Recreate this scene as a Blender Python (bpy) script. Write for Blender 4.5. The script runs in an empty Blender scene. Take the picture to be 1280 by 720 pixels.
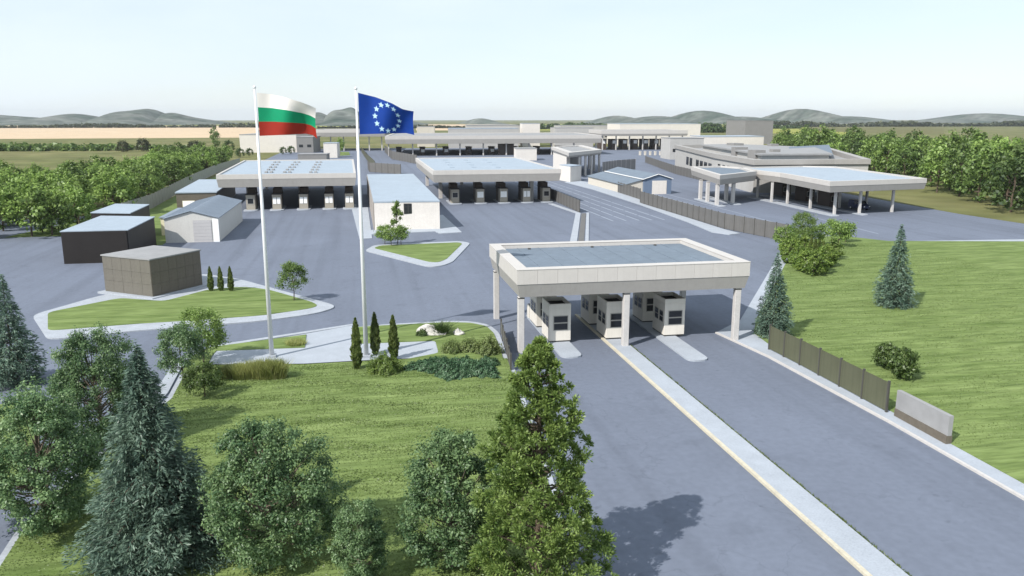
import bpy, math, random
import numpy as np
from mathutils import Vector, Matrix

random.seed(7)
S = bpy.context.scene
COL = S.collection
R = math.radians

# ------------------------------------------------------------------ camera
CAM_H = 20.0
FPX, HZ = 1000.0, 148.0                      # focal length and horizon row, in photograph pixels (1280 wide)
PITCH = math.atan((360 - HZ) / FPX)
YAW = R(10.8)                                # the lanes run along +Y, the camera looks a little to their right
cam = bpy.data.cameras.new('camera')
cam.sensor_width = 36.0
cam.lens = 36.0 * FPX / 1280
cam.clip_start = 0.5
cam.clip_end = 30000
camo = bpy.data.objects.new('camera', cam)
camo.location = (0, 0, CAM_H)
camo.rotation_euler = (math.pi / 2 - PITCH, 0, -YAW)
COL.objects.link(camo)
S.camera = camo

# ------------------------------------------------------------------ sky, sun, exposure
SUN_EL, SUN_AZ = R(42), math.atan2(-0.82, -0.57)       # direction the light comes from (x, y)
w = bpy.data.worlds.new('World')
S.world = w
w.use_nodes = True
nt = w.node_tree
bg = nt.nodes['Background']
sky = nt.nodes.new('ShaderNodeTexSky')
sky.sky_type = 'NISHITA'
sky.sun_disc = False
sky.sun_elevation = SUN_EL
sky.sun_rotation = SUN_AZ
sky.air_density = 1.0
sky.dust_density = 0.4
sky.ozone_density = 1.5
veil = nt.nodes.new('ShaderNodeMix')                   # thin high veil of cloud, even over the whole sky
veil.data_type = 'RGBA'
vc = nt.nodes.new('ShaderNodeTexCoord')
vm = nt.nodes.new('ShaderNodeMapping')
vm.inputs['Scale'].default_value = (1.2, 1.2, 5.0)
vn = nt.nodes.new('ShaderNodeTexNoise')
vn.inputs['Scale'].default_value = 2.2
vn.inputs['Detail'].default_value = 5
vr = nt.nodes.new('ShaderNodeMapRange')
vr.inputs['From Min'].default_value = 0.35
vr.inputs['From Max'].default_value = 0.65
vr.inputs['To Min'].default_value = 0.58
vr.inputs['To Max'].default_value = 0.82
nt.links.new(vc.outputs['Generated'], vm.inputs[0])
nt.links.new(vm.outputs[0], vn.inputs['Vector'])
nt.links.new(vn.outputs[0], vr.inputs[0])
nt.links.new(vr.outputs[0], veil.inputs['Factor'])
veil.inputs['B'].default_value = (6.8, 7.6, 8.3, 1)
nt.links.new(sky.outputs[0], veil.inputs['A'])
nt.links.new(veil.outputs['Result'], bg.inputs[0])
bg.inputs[1].default_value = 0.085
sun = bpy.data.lights.new('sun', 'SUN')
sun.energy = 3.6
sun.angle = R(0.5)
sun.color = (1.0, 0.96, 0.91)
suno = bpy.data.objects.new('sun', sun)
sd = Vector((-0.82 * math.cos(SUN_EL), -0.57 * math.cos(SUN_EL), math.sin(SUN_EL)))
suno.rotation_euler = sd.to_track_quat('Z', 'Y').to_euler()
suno.location = (-60, -40, 80)
COL.objects.link(suno)
S.view_settings.view_transform = 'Standard'
S.view_settings.look = 'None'
S.view_settings.exposure = 0.7
S.view_settings.gamma = 1.0
S.render.engine = 'CYCLES'
S.cycles.max_bounces = 6
S.cycles.transparent_max_bounces = 4

# ------------------------------------------------------------------ survey helpers: photograph pixel -> point of the place
_f = Vector((math.sin(YAW) * math.cos(PITCH), math.cos(YAW) * math.cos(PITCH), -math.sin(PITCH)))
_r = Vector((math.cos(YAW), -math.sin(YAW), 0))
_u = _r.cross(_f)


def _ray(px, py):
    return _f * FPX + _r * (px - 640) - _u * (py - 360)


def G(px, py, z=0.0):
    """point at height z"""
    d = _ray(px, py)
    k = (z - CAM_H) / d.z
    return (d.x * k, d.y * k)


def GL(s, z=0.0):
    return [G(*map(float, p.split(',')), z) for p in s.split()]


def pix(x, y, z=0.0):
    d = Vector((x, y, z - CAM_H))
    c = d.dot(_f)
    return 640 + FPX * d.dot(_r) / c, 360 - FPX * d.dot(_u) / c


def onY(px, py, Y):
    d = _ray(px, py)
    k = Y / d.y
    return (d.x * k, CAM_H + d.z * k)


# ------------------------------------------------------------------ materials
MATS = {}


def mat(name, col, rough=0.8, var=0.12, scale=3.0, metal=0.0, bump=0.0, bscale=40.0, world=False, stretch=(1, 1, 1), col2=None, scale2=None, island=0.0, spec=0.3, bdist=0.05, streak=0.0):
    m = bpy.data.materials.new(name)
    m.use_nodes = True
    t = m.node_tree
    N, Lk = t.nodes, t.links
    b = N['Principled BSDF']
    b.inputs['Roughness'].default_value = rough
    b.inputs['Metallic'].default_value = metal
    b.inputs['Specular IOR Level'].default_value = spec
    if world:
        g = N.new('ShaderNodeNewGeometry')
        src = g.outputs['Position']
    else:
        g = N.new('ShaderNodeTexCoord')
        src = g.outputs['Object']
    mp = N.new('ShaderNodeMapping')
    mp.inputs['Scale'].default_value = stretch
    Lk.new(src, mp.inputs[0])
    n1 = N.new('ShaderNodeTexNoise')
    n1.inputs['Scale'].default_value = scale
    n1.inputs['Detail'].default_value = 6
    n1.inputs['Roughness'].default_value = 0.65
    Lk.new(mp.outputs[0], n1.inputs['Vector'])
    rmp = N.new('ShaderNodeValToRGB')
    rmp.color_ramp.elements[0].position = 0.3
    rmp.color_ramp.elements[1].position = 0.7
    c = Vector(col)
    c2 = Vector(col2) if col2 else c * (1 + var)
    c1 = c * (1 - var)
    rmp.color_ramp.elements[0].color = (*c1, 1)
    rmp.color_ramp.elements[1].color = (*c2, 1)
    Lk.new(n1.outputs[0], rmp.inputs[0])
    out = rmp.outputs[0]
    if scale2:
        n2 = N.new('ShaderNodeTexNoise')
        n2.inputs['Scale'].default_value = scale2
        n2.inputs['Detail'].default_value = 3
        Lk.new(mp.outputs[0], n2.inputs['Vector'])
        mr = N.new('ShaderNodeMapRange')
        mr.inputs['From Min'].default_value = 0.3
        mr.inputs['From Max'].default_value = 0.7
        mr.inputs['To Min'].default_value = 1 - var
        mr.inputs['To Max'].default_value = 1 + var
        Lk.new(n2.outputs[0], mr.inputs[0])
        mx = N.new('ShaderNodeVectorMath')
        mx.operation = 'SCALE'
        Lk.new(out, mx.inputs[0])
        Lk.new(mr.outputs[0], mx.inputs['Scale'])
        out = mx.outputs[0]
    if streak:                                   # rain streaks and grime running down the cladding
        m3 = N.new('ShaderNodeMapping')
        m3.inputs['Scale'].default_value = (5.5, 5.5, 0.25)
        Lk.new(src, m3.inputs[0])
        n3 = N.new('ShaderNodeTexNoise')
        n3.inputs['Scale'].default_value = 1.0
        n3.inputs['Detail'].default_value = 5
        Lk.new(m3.outputs[0], n3.inputs['Vector'])
        mr = N.new('ShaderNodeMapRange')
        mr.inputs['From Min'].default_value = 0.45
        mr.inputs['From Max'].default_value = 0.75
        mr.inputs['To Min'].default_value = 1.0
        mr.inputs['To Max'].default_value = 1 - streak
        Lk.new(n3.outputs[0], mr.inputs[0])
        mx = N.new('ShaderNodeVectorMath')
        mx.operation = 'SCALE'
        Lk.new(out, mx.inputs[0])
        Lk.new(mr.outputs[0], mx.inputs['Scale'])
        out = mx.outputs[0]
    if island:
        gi = N.new('ShaderNodeNewGeometry')
        mr = N.new('ShaderNodeMapRange')
        mr.inputs['To Min'].default_value = 1 - island
        mr.inputs['To Max'].default_value = 1 + island
        Lk.new(gi.outputs['Random Per Island'], mr.inputs[0])
        mx = N.new('ShaderNodeVectorMath')
        mx.operation = 'SCALE'
        Lk.new(out, mx.inputs[0])
        Lk.new(mr.outputs[0], mx.inputs['Scale'])
        out = mx.outputs[0]
    Lk.new(out, b.inputs['Base Color'])
    if bump:
        nb = N.new('ShaderNodeTexNoise')
        nb.inputs['Scale'].default_value = bscale
        nb.inputs['Detail'].default_value = 4
        Lk.new(mp.outputs[0], nb.inputs['Vector'])
        bp = N.new('ShaderNodeBump')
        bp.inputs['Strength'].default_value = bump
        bp.inputs['Distance'].default_value = bdist
        Lk.new(nb.outputs[0], bp.inputs['Height'])
        Lk.new(bp.outputs[0], b.inputs['Normal'])
    MATS[name] = m
    return m


def leafmat(name, col, tip, island=0.35, trans=0.38):
    """foliage: two greens mixed clump by clump, each leaf a little different, some light passing through"""
    m = bpy.data.materials.new(name)
    m.use_nodes = True
    t = m.node_tree
    N, Lk = t.nodes, t.links
    for n in list(N):
        N.remove(n)
    o = N.new('ShaderNodeOutputMaterial')
    g = N.new('ShaderNodeNewGeometry')
    oi = N.new('ShaderNodeObjectInfo')
    n1 = N.new('ShaderNodeTexNoise')
    n1.inputs['Scale'].default_value = 0.55
    n1.inputs['Detail'].default_value = 3
    Lk.new(g.outputs['Position'], n1.inputs['Vector'])
    ad = N.new('ShaderNodeMath')
    ad.operation = 'MULTIPLY_ADD'
    ad.inputs[1].default_value = 0.5
    Lk.new(g.outputs['Random Per Island'], ad.inputs[0])
    Lk.new(n1.outputs[0], ad.inputs[2])
    ramp = N.new('ShaderNodeValToRGB')
    ramp.color_ramp.elements[0].position = 0.5
    ramp.color_ramp.elements[1].position = 1.0
    ramp.color_ramp.elements[0].color = (*col, 1)
    ramp.color_ramp.elements[1].color = (*tip, 1)
    Lk.new(ad.outputs[0], ramp.inputs[0])
    mr = N.new('ShaderNodeMapRange')
    mr.inputs['To Min'].default_value = 1 - island
    mr.inputs['To Max'].default_value = 1 + island
    Lk.new(oi.outputs['Random'], mr.inputs[0])
    sc = N.new('ShaderNodeVectorMath')
    sc.operation = 'SCALE'
    Lk.new(ramp.outputs[0], sc.inputs[0])
    Lk.new(mr.outputs[0], sc.inputs['Scale'])
    d = N.new('ShaderNodeBsdfDiffuse')
    tr = N.new('ShaderNodeBsdfTranslucent')
    gl = N.new('ShaderNodeBsdfGlossy')
    gl.inputs['Roughness'].default_value = 0.45
    gl.inputs['Color'].default_value = (0.5, 0.5, 0.5, 1)
    Lk.new(sc.outputs[0], d.inputs[0])
    Lk.new(sc.outputs[0], tr.inputs[0])
    mx = N.new('ShaderNodeMixShader')
    mx.inputs[0].default_value = trans
    Lk.new(d.outputs[0], mx.inputs[1])
    Lk.new(tr.outputs[0], mx.inputs[2])
    mx2 = N.new('ShaderNodeMixShader')
    mx2.inputs[0].default_value = 0.05
    Lk.new(mx.outputs[0], mx2.inputs[1])
    Lk.new(gl.outputs[0], mx2.inputs[2])
    Lk.new(mx2.outputs[0], o.inputs[0])
    MATS[name] = m
    return m


M = MATS
def asphalt_mat():
    m = mat('asphalt', (0.138, 0.158, 0.202), 0.85, 0.06, 0.10, world=True, scale2=2.2, bump=0.25, bscale=30, spec=0.25)
    t = m.node_tree
    N, Lk = t.nodes, t.links
    b = N['Principled BSDF']
    src = b.inputs['Base Color'].links[0].from_socket
    g = N.new('ShaderNodeNewGeometry')

    def layer(src, stretch, scale, lo, hi, amount, detail=4, offset=0.0):
        mp = N.new('ShaderNodeMapping')
        mp.inputs['Scale'].default_value = stretch
        mp.inputs['Location'].default_value = (offset, offset, 0)
        Lk.new(g.outputs['Position'], mp.inputs[0])
        n = N.new('ShaderNodeTexNoise')
        n.inputs['Scale'].default_value = scale
        n.inputs['Detail'].default_value = detail
        Lk.new(mp.outputs[0], n.inputs['Vector'])
        mr = N.new('ShaderNodeMapRange')
        mr.inputs['From Min'].default_value = lo
        mr.inputs['From Max'].default_value = hi
        mr.inputs['To Min'].default_value = 1.0
        mr.inputs['To Max'].default_value = amount
        Lk.new(n.outputs[0], mr.inputs[0])
        k = N.new('ShaderNodeVectorMath')
        k.operation = 'SCALE'
        Lk.new(src, k.inputs[0])
        Lk.new(mr.outputs[0], k.inputs['Scale'])
        return k.outputs[0]

    src = layer(src, (1.0, 0.022, 1), 0.55, 0.48, 0.72, 0.86, 2)          # wheel tracks along the lanes
    src = layer(src, (1, 1, 1), 0.30, 0.60, 0.70, 0.90, 5, 31)             # oil and tyre stains
    src = layer(src, (1, 0.5, 1), 0.06, 0.50, 0.53, 1.05, 0, 11)           # resurfaced patches
    src = layer(src, (1, 1, 1), 1.4, 0.66, 0.74, 0.84, 3, 53)              # small spills
    vo = N.new('ShaderNodeTexVoronoi')
    vo.feature = 'DISTANCE_TO_EDGE'
    vo.inputs['Scale'].default_value = 0.11
    ns = N.new('ShaderNodeTexNoise')
    ns.inputs['Scale'].default_value = 0.5
    ns.inputs['Detail'].default_value = 5
    Lk.new(g.outputs['Position'], ns.inputs['Vector'])
    ad = N.new('ShaderNodeVectorMath')
    ad.operation = 'MULTIPLY_ADD'
    ad.inputs[1].default_value = (4, 4, 0)
    Lk.new(ns.outputs['Color'], ad.inputs[0])
    Lk.new(g.outputs['Position'], ad.inputs[2])
    Lk.new(ad.outputs[0], vo.inputs['Vector'])
    mr = N.new('ShaderNodeMapRange')
    mr.inputs['From Min'].default_value = 0.0015
    mr.inputs['From Max'].default_value = 0.006
    mr.inputs['To Min'].default_value = 0.89
    mr.inputs['To Max'].default_value = 1.0
    Lk.new(vo.outputs['Distance'], mr.inputs[0])
    k = N.new('ShaderNodeVectorMath')
    k.operation = 'SCALE'
    Lk.new(src, k.inputs[0])
    Lk.new(mr.outputs[0], k.inputs['Scale'])
    Lk.new(k.outputs[0], b.inputs['Base Color'])


asphalt_mat()
mat('concrete', (0.34, 0.37, 0.41), 0.85, 0.08, 0.6, world=True, scale2=9.0, bump=0.15, bscale=20)
mat('kerbstone', (0.34, 0.365, 0.40), 0.85, 0.10, 0.8, world=True, scale2=6.0)
mat('pale_kerb', (0.50, 0.46, 0.36), 0.85, 0.10, 0.8, world=True, scale2=6.0)
mat('lawn', (0.112, 0.165, 0.045), 0.95, 0.16, 0.55, world=True, stretch=(0.22, 1.5, 1), col2=(0.190, 0.245, 0.088), scale2=2.2, bump=0.7, bscale=0.9, bdist=0.2, spec=0.1)
mat('meadow', (0.12, 0.145, 0.045), 0.95, 0.25, 0.012, world=True, col2=(0.19, 0.175, 0.08), scale2=0.06, spec=0.1)
mat('wheat', (0.52, 0.40, 0.27), 0.95, 0.08, 0.02, world=True, scale2=0.15, spec=0.1)
mat('crop', (0.25, 0.26, 0.06), 0.95, 0.12, 0.02, world=True, scale2=0.1, spec=0.1)
mat('scrub', (0.13, 0.125, 0.05), 0.95, 0.25, 0.03, world=True, scale2=0.2, spec=0.1)
mat('hillside', (0.050, 0.088, 0.060), 0.95, 0.4, 0.008, world=True, col2=(0.17, 0.175, 0.155), scale2=0.035, spec=0.1)
mat('fascia_white', (0.50, 0.475, 0.445), 0.55, 0.04, 0.7, streak=0.05)
mat('fascia_grey', (0.33, 0.315, 0.295), 0.6, 0.05, 0.7, streak=0.06)
mat('roof_white', (0.31, 0.365, 0.42), 0.6, 0.05, 0.15, scale2=1.2)
mat('roof_blue', (0.145, 0.180, 0.220), 0.7, 0.08, 0.25, scale2=1.5)
mat('roof_grey', (0.27, 0.27, 0.27), 0.7, 0.08, 0.15, scale2=1.0)
mat('soffit', (0.30, 0.28, 0.26), 0.8, 0.05)
mat('column_paint', (0.50, 0.48, 0.46), 0.6, 0.05, 1.0, scale2=5, streak=0.06)
mat('plaster', (0.66, 0.62, 0.57), 0.8, 0.04, 0.5, scale2=3, streak=0.06)
mat('plaster_shaded', (0.30, 0.27, 0.24), 0.8, 0.06, 0.5, scale2=3)
mat('booth_panel', (0.68, 0.64, 0.57), 0.5, 0.04, 0.8, streak=0.06)
mat('booth_roof', (0.035, 0.032, 0.03), 0.7, 0.2)
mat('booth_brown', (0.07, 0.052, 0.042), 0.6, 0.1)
mat('booth_far', (0.33, 0.30, 0.25), 0.6, 0.08)
mat('window_white', (0.85, 0.85, 0.83), 0.4, 0.03)
mat('glass', (0.02, 0.022, 0.026), 0.12, 0.1, spec=0.6)
mat('frame', (0.40, 0.38, 0.34), 0.5, 0.05)
mat('dark_frame', (0.05, 0.048, 0.045), 0.5, 0.05)
mat('van_paint', (0.012, 0.022, 0.075), 0.3, 0.05, spec=0.5)
mat('steel', (0.70, 0.71, 0.73), 0.35, 0.03, metal=0.1, spec=0.5)
mat('fence_brown', (0.130, 0.126, 0.120), 0.7, 0.08, 0.8, streak=0.22)
mat('fence_olive', (0.095, 0.100, 0.062), 0.7, 0.08, 0.8, streak=0.20)
mat('fence_post', (0.07, 0.068, 0.06), 0.6, 0.08)
mat('fence_grey', (0.33, 0.33, 0.30), 0.8, 0.08, 0.5, streak=0.25)
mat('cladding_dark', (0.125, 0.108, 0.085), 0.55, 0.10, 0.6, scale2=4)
mat('cladding_sunlit', (0.135, 0.125, 0.105), 0.55, 0.08, 0.6, scale2=4)
mat('cladding_black', (0.018, 0.015, 0.014), 0.6, 0.15, 0.6)
mat('shed_wall', (0.55, 0.54, 0.51), 0.6, 0.04, 0.6, scale2=4, streak=0.06)
mat('shed_door', (0.46, 0.45, 0.45), 0.5, 0.04)
mat('shed_roof', (0.20, 0.24, 0.29), 0.55, 0.06, 0.5)
mat('gable_blue', (0.13, 0.175, 0.25), 0.6, 0.05)
mat('beige_wall', (0.56, 0.52, 0.45), 0.8, 0.05, streak=0.08)
mat('yellow_wall', (0.64, 0.60, 0.42), 0.8, 0.05)
mat('grey_wall', (0.42, 0.41, 0.39), 0.8, 0.05, 0.3, streak=0.08)
mat('dark_grey_wall', (0.22, 0.215, 0.21), 0.8, 0.05, 0.3)
mat('paint_white', (0.26, 0.29, 0.34), 0.8, 0.12, 2.0, world=True)
mat('bark', (0.10, 0.075, 0.055), 0.9, 0.3, 6, bump=0.6, bscale=15)
mat('grey_bark', (0.16, 0.13, 0.10), 0.9, 0.3, 6, bump=0.6, bscale=15)
mat('rock', (0.52, 0.50, 0.47), 0.9, 0.2, 1.5, bump=0.6, bscale=6)
mat('flag_white', (0.74, 0.70, 0.66), 0.8, 0.03)
mat('flag_green', (0.0, 0.24, 0.11), 0.8, 0.04)
mat('flag_red', (0.27, 0.018, 0.008), 0.8, 0.04)
mat('flag_blue', (0.001, 0.035, 0.24), 0.8, 0.05)
mat('star_paint', (0.42, 0.62, 0.78), 0.7, 0.03)
leafmat('leaf_light', (0.125, 0.210, 0.042), (0.300, 0.420, 0.115), 0.25)
leafmat('leaf_mid', (0.070, 0.125, 0.028), (0.180, 0.260, 0.075), 0.25)
leafmat('leaf_dark', (0.038, 0.074, 0.020), (0.110, 0.165, 0.048), 0.2)
leafmat('leaf_dull', (0.045, 0.058, 0.024), (0.10, 0.115, 0.05), 0.2)
leafmat('leaf_grey', (0.062, 0.130, 0.055), (0.225, 0.335, 0.145), 0.1)
leafmat('needle_blue', (0.068, 0.120, 0.090), (0.195, 0.280, 0.205), 0.12, 0.25)
leafmat('needle_yellow', (0.072, 0.128, 0.028), (0.255, 0.345, 0.095), 0.1, 0.35)
leafmat('cypress_leaf', (0.065, 0.098, 0.026), (0.180, 0.220, 0.066), 0.1, 0.25)
leafmat('juniper_leaf', (0.045, 0.105, 0.052), (0.125, 0.220, 0.110), 0.1, 0.25)
leafmat('pale_leaf', (0.085, 0.135, 0.030), (0.30, 0.36, 0.14), 0.1)
leafmat('shrub_yellow', (0.085, 0.155, 0.024), (0.27, 0.36, 0.08), 0.15)
leafmat('reed', (0.20, 0.24, 0.06), (0.46, 0.47, 0.19), 0.12, 0.4)
leafmat('grass_blade', (0.114, 0.168, 0.044), (0.190, 0.245, 0.085), 0.0)


# ------------------------------------------------------------------ mesh builder
class MB:
    def __init__(self):
        self.v, self.f, self.m = [], [], []

    def face(self, pts, mi=0):
        k = len(self.v)
        self.v += [tuple(p) for p in pts]
        self.f.append(list(range(k, k + len(pts))))
        self.m.append(mi)

    def prism(self, pts, z0, z1, mi=0, top=None):
        """closed prism from a footprint (counter-clockwise or not); top = other outline for a taper"""
        a = sum(pts[i][0] * pts[(i + 1) % len(pts)][1] - pts[(i + 1) % len(pts)][0] * pts[i][1] for i in range(len(pts)))
        if a < 0:
            pts = pts[::-1]
            top = top[::-1] if top else None
        top = top or pts
        n, k = len(pts), len(self.v)
        self.v += [(p[0], p[1], z0) for p in pts] + [(p[0], p[1], z1) for p in top]
        self.f.append(list(range(k, k + n))[::-1])
        self.f.append(list(range(k + n, k + 2 * n)))
        self.m += [mi, mi]
        for i in range(n):
            j = (i + 1) % n
            self.f.append([k + i, k + j, k + n + j, k + n + i])
            self.m.append(mi)
        return self

    def box(self, x0, x1, y0, y1, z0, z1, mi=0):
        return self.prism([(x0, y0), (x1, y0), (x1, y1), (x0, y1)], z0, z1, mi)

    def tube(self, pts, rads, n=8, mi=0, cap=True):
        k = len(self.v)
        for i, p in enumerate(pts):
            p = Vector(p)
            a = Vector(pts[max(0, i - 1)])
            b = Vector(pts[min(len(pts) - 1, i + 1)])
            d = (b - a).normalized()
            x = d.orthogonal().normalized() if i == 0 else (px - d * px.dot(d)).normalized()
            px = x
            y = d.cross(x)
            for q in range(n):
                t = 2 * math.pi * q / n
                self.v.append(tuple(p + (x * math.cos(t) + y * math.sin(t)) * rads[i]))
        for i in range(len(pts) - 1):
            for q in range(n):
                r = (q + 1) % n
                self.f.append([k + i * n + q, k + i * n + r, k + (i + 1) * n + r, k + (i + 1) * n + q])
                self.m.append(mi)
        if cap:
            self.f.append([k + q for q in range(n)][::-1])
            self.f.append([k + (len(pts) - 1) * n + q for q in range(n)])
            self.m += [mi, mi]
        return self

    def mesh(self, name, mats):
        me = bpy.data.meshes.new(name)
        me.from_pydata(self.v, [], self.f)
        for m in (mats if isinstance(mats, (list, tuple)) else [mats]):
            me.materials.append(M[m] if isinstance(m, str) else m)
        if any(self.m):
            me.polygons.foreach_set('material_index', self.m)
        me.update()
        return me

    def obj(self, name, mats, parent=None, smooth=False, bevel=0):
        me = self.mesh(name, mats)
        if smooth:
            me.polygons.foreach_set('use_smooth', [True] * len(me.polygons))
        return link(name, me, parent, bevel)


def link(name, me, parent=None, bevel=0):
    o = bpy.data.objects.new(name, me)
    COL.objects.link(o)
    if parent:
        o.parent = parent
    if bevel:
        b = o.modifiers.new('bevel', 'BEVEL')
        b.width = bevel
        b.segments = 1
        b.limit_method = 'ANGLE'
    return o


def tag(o, label=None, cat=None, group=None, kind=None):
    for k, v in (('label', label), ('category', cat), ('group', group), ('kind', kind)):
        if v:
            o[k] = v
    return o


def thing(name, label, cat, loc=(0, 0, 0), rz=0.0, group=None):
    o = bpy.data.objects.new(name, None)
    o.empty_display_size = 0.3
    o.location = loc
    o.rotation_euler = (0, 0, rz)
    COL.objects.link(o)
    return tag(o, label, cat, group)


def structure(name, pts, z0, z1, m):
    o = MB().prism(pts, z0, z1).obj(name, m)
    return tag(o, kind='structure')


def copy_tree(o, parent=None):
    c = o.copy()
    COL.objects.link(c)
    c.parent = parent
    for ch in o.children:
        copy_tree(ch, c)
    return c


def inset(pts, d):
    """offset a polygon inwards"""
    a = sum(pts[i][0] * pts[(i + 1) % len(pts)][1] - pts[(i + 1) % len(pts)][0] * pts[i][1] for i in range(len(pts)))
    s = 1 if a > 0 else -1
    out, n = [], len(pts)
    for i in range(n):
        p0, p1, p2 = Vector(pts[i - 1]), Vector(pts[i]), Vector(pts[(i + 1) % n])
        d1, d2 = (p1 - p0).normalized(), (p2 - p1).normalized()
        n1, n2 = Vector((-d1.y, d1.x)) * s, Vector((-d2.y, d2.x)) * s
        b = (n1 + n2)
        b = b / max(0.3, b.length_squared) * 2
        out.append(tuple(p1 + b * d))
    return out


def rel(pts, o):
    return [(p[0] - o[0], p[1] - o[1]) for p in pts]


def smooth_poly(pts, r=1.0, n=4):
    """round the corners of an outline"""
    out, k = [], len(pts)
    for i in range(k):
        p0, p1, p2 = Vector(pts[i - 1]), Vector(pts[i]), Vector(pts[(i + 1) % k])
        a = p1 + (p0 - p1).normalized() * min(r, (p0 - p1).length * 0.45)
        b = p1 + (p2 - p1).normalized() * min(r, (p2 - p1).length * 0.45)
        for j in range(n + 1):
            t = j / n
            out.append(tuple(a * (1 - t) ** 2 + p1 * 2 * t * (1 - t) + b * t * t))
    return out


# ================================================================== SETTING: ground, roads, lawns
structure('ground', [(-7000, -200), (7000, -200), (7000, 9000), (-7000, 9000)], -1.0, -0.02, 'meadow')
structure('road', [(-75, 5), (70, 5), (70, 110), (165, 110), (165, 190), (185, 290), (220, 560), (-45, 560), (-45, 180), (-75, 180)], -0.5, 0.0, 'asphalt')

# far fields
structure('field', GL('-60,174 300,172 340,166 330,157.5 -60,157'), -0.6, 0.05, 'wheat')
structure('field', GL('-60,156.5 330,156.8 330,154 -60,153.6'), -0.6, 0.08, 'crop')
structure('field', GL('380,160 470,160 470,154 380,154'), -0.6, 0.05, 'crop')
structure('field', GL('520,163 640,163 640,155.5 520,155.5'), -0.6, 0.05, 'wheat')
structure('field', GL('660,163 790,163 790,155.5 660,155.5'), -0.6, 0.09, 'crop')
structure('field', GL('880,164 1080,170 1080,155 880,155'), -0.6, 0.05, 'crop')
structure('field', GL('1005,164 1180,168 1180,156 1005,156'), -0.6, 0.12, 'scrub')

# corner lawn with the brown building
structure('kerb', smooth_poly(GL('60,426 175,414 250,408.5 330,402 395,393 418,386 417,382 300,350 254,343 120,372 40,395'), 1.5), -0.4, 0.12, 'kerbstone')
structure('lawn', smooth_poly(GL('60,415 175,406 250,401.5 330,395.5 388,387 398,383.5 390,379 338,364 318,361 300,360 262,363 205,378 150,374 60,392'), 1.0), -0.4, 0.16, 'lawn')
# plaza of the flagpoles and the paved path
structure('plaza', GL('259,460 270,437 387,417.5 440,408 443,431 543.6,427.8 548,443 503,451.5 441,454.5 380,458'), -0.4, 0.10, 'concrete')
structure('kerb', GL('262,436.5 387,417 441,408 441,406.2 386,415 262,434'), -0.4, 0.13, 'kerbstone')
structure('lawn', GL('240,448 262,436 383,420 381,436 271,440 266,445 258,460 225,470'), -0.4, 0.16, 'lawn')
structure('kerb', smooth_poly(GL('440,410 480,406.5 530,403.5 560,402 590,402.5 612,407 624,417 632,440 640,470 610,470 610,440 442,440'), 1.0), -0.4, 0.09, 'kerbstone')
structure('lawn', smooth_poly(GL('441.5,431.5 440.5,411 480,408.6 560,404.6 588,405.3 608,409.5 617,418 626,440 634,470 560,470 503,452 548.5,443.2 544.2,427.2'), 0.5), -0.4, 0.17, 'lawn')
# the large lawn in the foreground, running on below the picture
MAIN = GL('215,500 235,462 258,458.5 380,457.5 441,454 503,451 560,449 634,450 642,475 690,620 700,700 715,900 640,1400 0,1400 -120,900 40,650 140,560')
structure('kerb', inset(MAIN, -0.35), -0.4, 0.10, 'kerbstone')
structure('lawn', MAIN, -0.4, 0.15, 'lawn')
structure('pavement', GL('196,488 214,460 232,448 258,438 262,441 240,451 226,462 210,492 150,560 135,556'), -0.4, 0.11, 'concrete')
structure('lawn', GL('-500,560 -60,520 40,500 60,520 20,600 -200,900 -800,900'), -0.4, 0.15, 'lawn')
# triangular island
structure('kerb', smooth_poly(GL('456,314 468,307 575,302 588,304.5 566,328 553,333 538,334.5 526,332'), 1.2), -0.4, 0.12, 'kerbstone')
structure('lawn', smooth_poly(GL('467,311 476,308 573,304 578,305.5 558,325 548,329 537,328.6'), 0.8), -0.4, 0.16, 'lawn')
# lawn on the right with its pavement
structure('pavement', [(69.8, 121), (37.3, 72.6), (32.9, 68.6), (33.9, 60.5), (34.5, 45), (34.5, 5), (70, 5), (160, 40), (160, 110), (86, 117)], -0.4, 0.12, 'concrete')
structure('lawn', [(70, 118.5), (38.9, 72.4), (36.2, 67.6), (35.4, 61.5), (35.7, 45), (35.7, 5), (70, 5), (200, 20), (200, 108), (120, 110), (85.8, 117.2), (81, 125)], -0.4, 0.16, 'lawn')
structure('kerb', [(32.75, 68.6), (33.75, 60.5), (34.3, 45), (34.3, 5), (34.5, 5), (34.5, 45), (33.95, 60.5), (32.95, 68.6)], -0.4, 0.14, 'column_paint')
# long pavement along the brown fence
structure('pavement', [(64.6, 249), (65.9, 222), (65.0, 180), (63.2, 147), (61.8, 133), (63.5, 129.5), (66.0, 130.5), (65.6, 136), (66, 153), (66.4, 183), (69.2, 190), (70.0, 211), (72.3, 245), (70.5, 256)], -0.4, 0.12, 'concrete')
# grass between the left wood and the buildings
structure('lawn', [(-46, 150), (-34, 165), (-31.5, 175), (-39, 186), (-40, 227), (-36, 232), (-36, 300), (-38, 380), (-49, 380), (-49, 290), (-47, 210), (-60, 150)], -0.4, 0.04, 'lawn')
structure('lawn', [(-45, 136), (-31.5, 136), (-32, 172), (-46, 172)], -0.4, 0.06, 'lawn')
structure('lawn', GL('404,196 438,194 436,190 405,190'), -0.4, 0.06, 'lawn')
structure('road', [(-32, 300), (-26, 300), (-20, 500), (-36, 500)], -0.4, 0.09, 'asphalt')
# right edge: green beyond the canopies
structure('lawn', [(128, 100), (126, 150), (131, 205), (142, 202), (186, 290), (230, 560), (420, 560), (420, 100)], -0.4, 0.05, 'meadow')
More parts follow.
